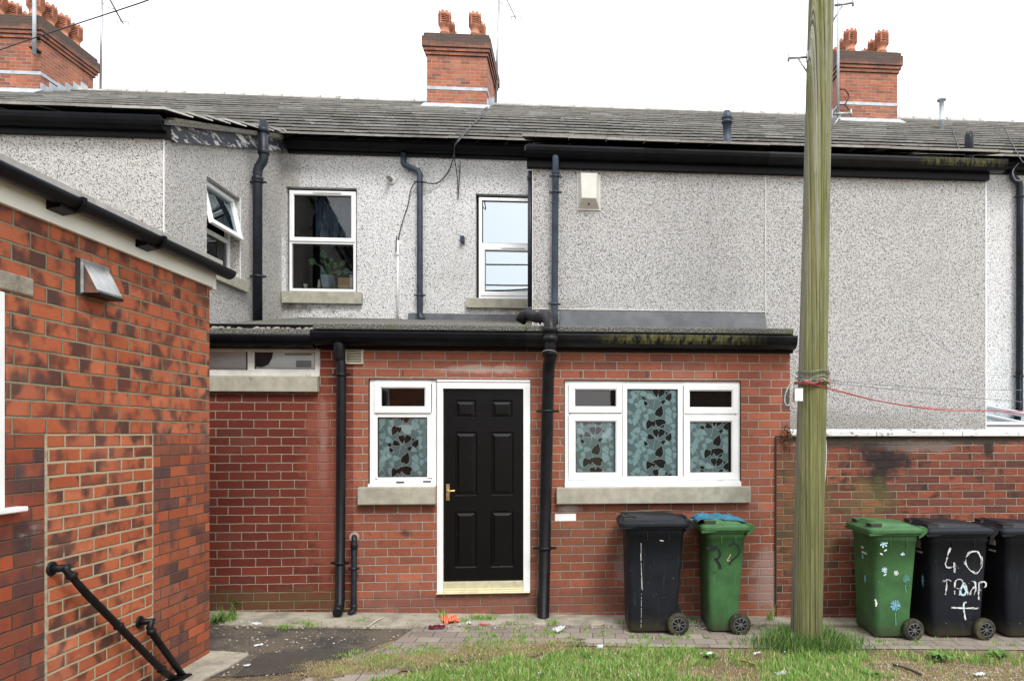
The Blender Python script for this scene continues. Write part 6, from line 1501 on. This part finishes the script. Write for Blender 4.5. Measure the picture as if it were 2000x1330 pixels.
rosette('dock_weed', atg(1840,1290)+Vector((0,0,.01)), 18, .12, m_weed, 'broad-leaved weed on the bare soil below the bin marked 40')
rosette('dock_weed', atg(1950,1285)+Vector((0,0,.01)), 14, .11, m_weed, 'broad-leaved weed in the lawn near the right edge')
rosette('dock_weed', atg(1700,1322)+Vector((0,0,.01)), 14, .10, m_weed, 'broad-leaved weed at the bottom edge right of the timber pole')
cw = atg(446,1217); q = MB()
for i in range(70):
    t = i/70; c_ = cw+Vector((.05*math.sin(t*2.2)+random.gauss(0,.012)-.03*t, .05+random.gauss(0,.02), .02+t*.19)); a = random.uniform(0,6.28); s_ = random.uniform(.012,.026)
    q.add([c_, c_+Vector((math.cos(a)*s_, -.3*s_, s_*.5)), c_+Vector((math.cos(a)*s_*1.8, -.2*s_, 0)), c_+Vector((math.cos(a)*s_, .3*s_, -s_*.6))], [(0,1,2,3)], 0 if random.random() < .7 else 1)
q.tube([cw+Vector((0,.05,0)), cw+Vector((.045,.05,.10)), cw+Vector((-.02,.05,.20))], .004, 6, mi=1)
tag(q.build('corner_weed', [m_weed, m_dry], None, loc=tuple(cw)), 'straggly tall weed at the foot of the deep red wall near the left corner', 'plant')
rosette('leafy_weed', atg(424,1222)+Vector((0,0,.02)), 26, .07, m_weed, 'low leafy weed in the left corner of the deep red wall', .9)
# litter
def crumple(name, px_, py, L, W, hgt, mat, lab, seed, rot=0, dz=.02):
    c0 = atg(px_,py)+Vector((0,0,dz)); q = MB(); n_ = 9; vs = []
    for j in range(n_+1):
        for i in range(n_+1):
            u = i/n_-.5; v = j/n_-.5; x = u*L; y = v*W; xr = x*math.cos(rot)-y*math.sin(rot); yr = x*math.sin(rot)+y*math.cos(rot)
            z = hgt*(abs(mnoise.noise(Vector((u*4,v*4,seed))))*1.4+abs(mnoise.noise(Vector((u*9,v*9,seed+3))))*.6)
            k = 1-.25*abs(mnoise.noise(Vector((u*3,v*3,seed+9)))); vs.append((c0.x+xr*k, c0.y+yr*k, c0.z+z))
    q.add(vs, [(j*(n_+1)+i, j*(n_+1)+i+1, (j+1)*(n_+1)+i+1, (j+1)*(n_+1)+i) for j in range(n_) for i in range(n_)])
    return tag(q.build(name, mat, None, loc=tuple(c0)), lab, 'litter')
m_pap = plain('litter_paper', (.55,.57,.58), .6, .3, var=.1)
sm_ = M('striped_wrapper', .4, .5); tc = sm_.n('ShaderNodeTexCoord').outputs['Object']; sx = sm_.sep(tc); st_ = sm_.sm(sm_.ma('SINE', sm_.ma('MULTIPLY', sm_.ma('ADD', sx[0], sm_.ma('MULTIPLY', sx[1], .6)), 420)), -.1, .3)
sm_.col(sm_.mix(st_, (.55,.035,.03), (.72,.30,.14)))
crumple('card_scrap', 461,1220,.11,.05,.006,m_pap,'flat pale grey card scrap in front of the weeds, left one of two',1,.1); crumple('card_scrap', 495,1222,.15,.06,.012,m_pap,'folded pale card scrap in front of the weeds, right one of two',4,-.3)
crumple('snack_wrapper', 880,1220,.15,.14,.075,sm_.m,'crumpled red and orange striped wrapper at the foot of the wall left of the door',2,.4); crumple('dark_rag', 853,1230,.15,.05,.03,plain('maroon_rag',(.12,.01,.03),.9,.1),'dark maroon scrap of fabric beside the striped wrapper',3,.1)
crumple('red_scrap', 944,1224,.07,.03,.02,plain('red_scrap',(.65,.07,.04),.5,.3),'small bright red scrap of packaging on the paving below the door',5,.1)
crumple('torn_bag', 1092,1236,.13,.07,.045,m_pap,'torn white plastic bag piece on the paving right of the black soil pipe',6,.9)
crumple('paper_ball', 916,1222,.05,.04,.03,m_pap,'small white paper scrap between the wrapper and the red scrap',8,.2); crumple('plastic_scrap', 1380,1281,.11,.05,.015,plain('clear_scrap',(.55,.6,.55),.3,.5),'clear crumpled plastic on the lawn below the plain green bin',9,.3)
crumple('white_scrap', 1478,1281,.07,.03,.02,m_pap,'small white scrap on the lawn left of the timber pole',10,.3); crumple('white_scrap', 1912,1322,.10,.05,.02,m_pap,'pale scrap on bare soil at the bottom edge under the bin marked 40',12,.3); crumple('white_scrap', 1526,1322,.10,.05,.03,m_pap,'white scrap at the bottom edge left of the pole',13,.3)
crumple('white_scrap', 482,1305,.05,.03,.015,m_pap,'tiny pale scrap lying on the ribbed mat',14,.3,.02); crumple('white_scrap', 505,1262,.07,.035,.01,m_pap,'pale scrap on the dark asphalt beside the ribbed mat',15,.6,.01)
c0 = atg(1171,1270); q = MB(); q.tube([c0+Vector((-.022,0,.03)), c0+Vector((.026,.01,.03))], .019, 16); tag(q.build('paper_cup', m_pap, None, loc=tuple(c0)), 'small white paper cup lying on the lawn edge below the black bin', 'cup')
def stick(pa, pb_, r, lab, mat=m_dry, dz=.02): 
    a = atg(*pa)+Vector((0,0,dz)); b = atg(*pb_)+Vector((0,0,dz)); o = wire('stick', [a, a.lerp(b,.5)+Vector((0,0,.008)), b], r, mat); tag(o, lab, 'stick')
stick((1438,1292),(1478,1303), .011, 'short brown stick in the lawn between the bins and the pole'); stick((1745,1302),(1800,1322), .011, 'dark brown stick on bare soil right of the pole', plain('dark_stick',(.07,.055,.045),.9,.1)); stick((1457,1272),(1457,1290),.006,'thin reddish stalk standing in the lawn left of the pole'); stick((718,1230),(750,1211), .006, 'thin pale stalk on the concrete strip right of the waste pipe', plain('pale_stick',(.5,.48,.42),.8,.1), .03)
# loose gravel and leaf crumbs, nobody could count them
q = MB()
for i in range(2600):
    r_ = random.random()
    if r_ < .45: c0 = atg(random.uniform(1640,2000), random.uniform(1290,1335)); cc = 0
    elif r_ < .8: c0 = atg(random.uniform(400,1500), random.uniform(1218,1232)); c0.z += .022; cc = 1
    else: c0 = atg(random.uniform(430,820), random.uniform(1232,1320)); c0.z += .006; cc = 2
    s_ = random.uniform(.003,.011); x, y, z = c0
    if y > YE-.04: continue
    q.add([(x-s_,y,z),(x,y-s_,z),(x+s_*1.2,y,z),(x,y+s_,z),(x+s_*.2,y,z+s_*random.uniform(.4,1.1))], [(0,1,4),(1,2,4),(2,3,4),(3,0,4)], random.choice((0,0,1,2)))
tag(q.build('gravel', [plain('grit_brown',(.20,.13,.09),.9,.1), plain('grit_grey',(.26,.25,.22),.9,.1), plain('grit_pale',(.42,.38,.31),.9,.1)]), 'loose gravel and crumbs along the wall foot and on bare soil', 'gravel', None, 'stuff')
# clover flowers
q = MB()
for i in range(60):
    c0 = atg(random.uniform(830,1250) if random.random() < .7 else random.uniform(1200,2000), random.uniform(1285,1335)); c0.z += random.uniform(.03,.06); s_ = random.uniform(.004,.007)
    q.lathe(tuple(c0), [(s_*.5,0),(s_,s_*.6),(s_*.5,s_*1.3)], 6)
tag(q.build('clover_flowers', m_pap), 'scattered tiny white clover flowers in the lawn', 'flowers', None, 'stuff')

# ================================================================== HOUSES ACROSS THE LANE (behind the camera; seen only in the glass)
op = empty('opposite_house', (0,-13,0), 'brick house across the back lane, seen only as a reflection in the glass', 'house')
q = MB(); q.box(-18, -1.5, -19, -13, -.5, 6.6); q.build('wall', m_opp, op)
q = MB(); q.prism([(-18.3,-12.7,6.6),(-1.2,-12.7,6.6),(-1.2,-16,9.2),(-18.3,-16,9.2)], (0,0,.1)); q.prism([(-18.3,-16,9.2),(-1.2,-16,9.2),(-1.2,-19.3,6.6),(-18.3,-19.3,6.6)], (0,0,.1)); q.build('roof', m_slate, op)
for x in (-15,-11,-7,-4):
    for z in (1.0,4.0): q = MB(); q.box(x,x+1.3,-12.99,-12.93,z,z+1.4); q.build('window', m_white, op); 
op2 = empty('opposite_house', (8,-13,0), 'lower white-gabled house across the back lane, seen only in reflections', 'house')
q = MB(); q.box(1.5, 22, -19, -13, -.5, 4.6); q.build('wall', m_opp, op2); q = MB(); q.prism([(1.2,-12.7,4.6),(22.3,-12.7,4.6),(22.3,-16,6.6),(1.2,-16,6.6)], (0,0,.1)); q.prism([(1.2,-16,6.6),(22.3,-16,6.6),(22.3,-19.3,4.6),(1.2,-19.3,4.6)], (0,0,.1)); q.build('roof', m_slate, op2)
for k, (z0_, z1_, y_) in enumerate(((7.4,8.2,-7),(7.0,8.0,-9),(8.6,8.0,-8),(9.6,9.4,-9.5))):
    line('overhead_cable', [(-14,y_,z0_), (-4,y_-.3,(z0_+z1_)/2-.4), (6,y_,z1_)], .035, m_wire, ['lowest lane cable mirrored in the upstairs glass','second lowest lane cable mirrored in the upstairs glass','second highest lane cable mirrored in the upstairs glass','highest lane cable mirrored in the upstairs glass'][k], 'cable')

# ================================================================== CAMERA, SKY, SUN
cam = bpy.data.cameras.new('camera'); co_ = bpy.data.objects.new('camera', cam); COL.objects.link(co_)
co_.location = (0,0,H); co_.rotation_euler = (math.pi/2, 0, -PSI); cam.sensor_width = 36; cam.lens = 36*F/2000; cam.sensor_fit = 'HORIZONTAL'
cam.shift_x = -(CX-1000)/2000; cam.shift_y = (CY-665)/2000; cam.clip_end = 1500; S.camera = co_
W_ = bpy.data.worlds.new('World'); S.world = W_; W_.use_nodes = True; nt = W_.node_tree; bg = nt.nodes['Background']
EL, AZ = math.radians(52), math.radians(155)      # sun behind the camera's right shoulder, veiled by cloud
sk = nt.nodes.new('ShaderNodeTexSky'); sk.sky_type = 'NISHITA'; sk.sun_disc = False; sk.sun_elevation = EL; sk.sun_rotation = AZ; sk.air_density = 1.0; sk.dust_density = 4.0
mx = nt.nodes.new('ShaderNodeMix'); mx.data_type = 'RGBA'; mx.inputs[0].default_value = .86
tcn = nt.nodes.new('ShaderNodeTexCoord'); nz = nt.nodes.new('ShaderNodeTexNoise'); nz.inputs['Scale'].default_value = 1.6; nz.inputs['Detail'].default_value = 5
mp = nt.nodes.new('ShaderNodeMapping'); mp.inputs[3].default_value = (1,1,3); nt.links.new(tcn.outputs['Generated'], mp.inputs[0]); nt.links.new(mp.outputs[0], nz.inputs['Vector'])
cr = nt.nodes.new('ShaderNodeValToRGB'); cr.color_ramp.elements[0].position = .3; cr.color_ramp.elements[0].color = (8.2,8.5,9.0,1); cr.color_ramp.elements[1].position = .75; cr.color_ramp.elements[1].color = (10.8,10.9,11.1,1)
nt.links.new(nz.outputs[0], cr.inputs[0]); nt.links.new(sk.outputs[0], mx.inputs[6]); nt.links.new(cr.outputs[0], mx.inputs[7]); nt.links.new(mx.outputs[2], bg.inputs[0]); bg.inputs[1].default_value = .10
sl = bpy.data.lights.new('sun', 'SUN'); sl.energy = 1.4; sl.angle = math.radians(18); sl.color = (1,.985,.96); so_l = bpy.data.objects.new('sun', sl); COL.objects.link(so_l)
# direction towards the sun: azimuth measured clockwise from +Y
d = Vector((math.sin(AZ)*math.cos(EL), math.cos(AZ)*math.cos(EL), math.sin(EL))); so_l.rotation_euler = d.to_track_quat('Z','Y').to_euler(); so_l.location = (0,-5,20)
S.view_settings.view_transform = 'Standard'; S.view_settings.look = 'None'; S.view_settings.exposure = 1.05; S.view_settings.gamma = 1
S.render.resolution_x = 1024; S.render.resolution_y = 680
S.cycles.max_bounces = 6; S.cycles.transparent_max_bounces = 12
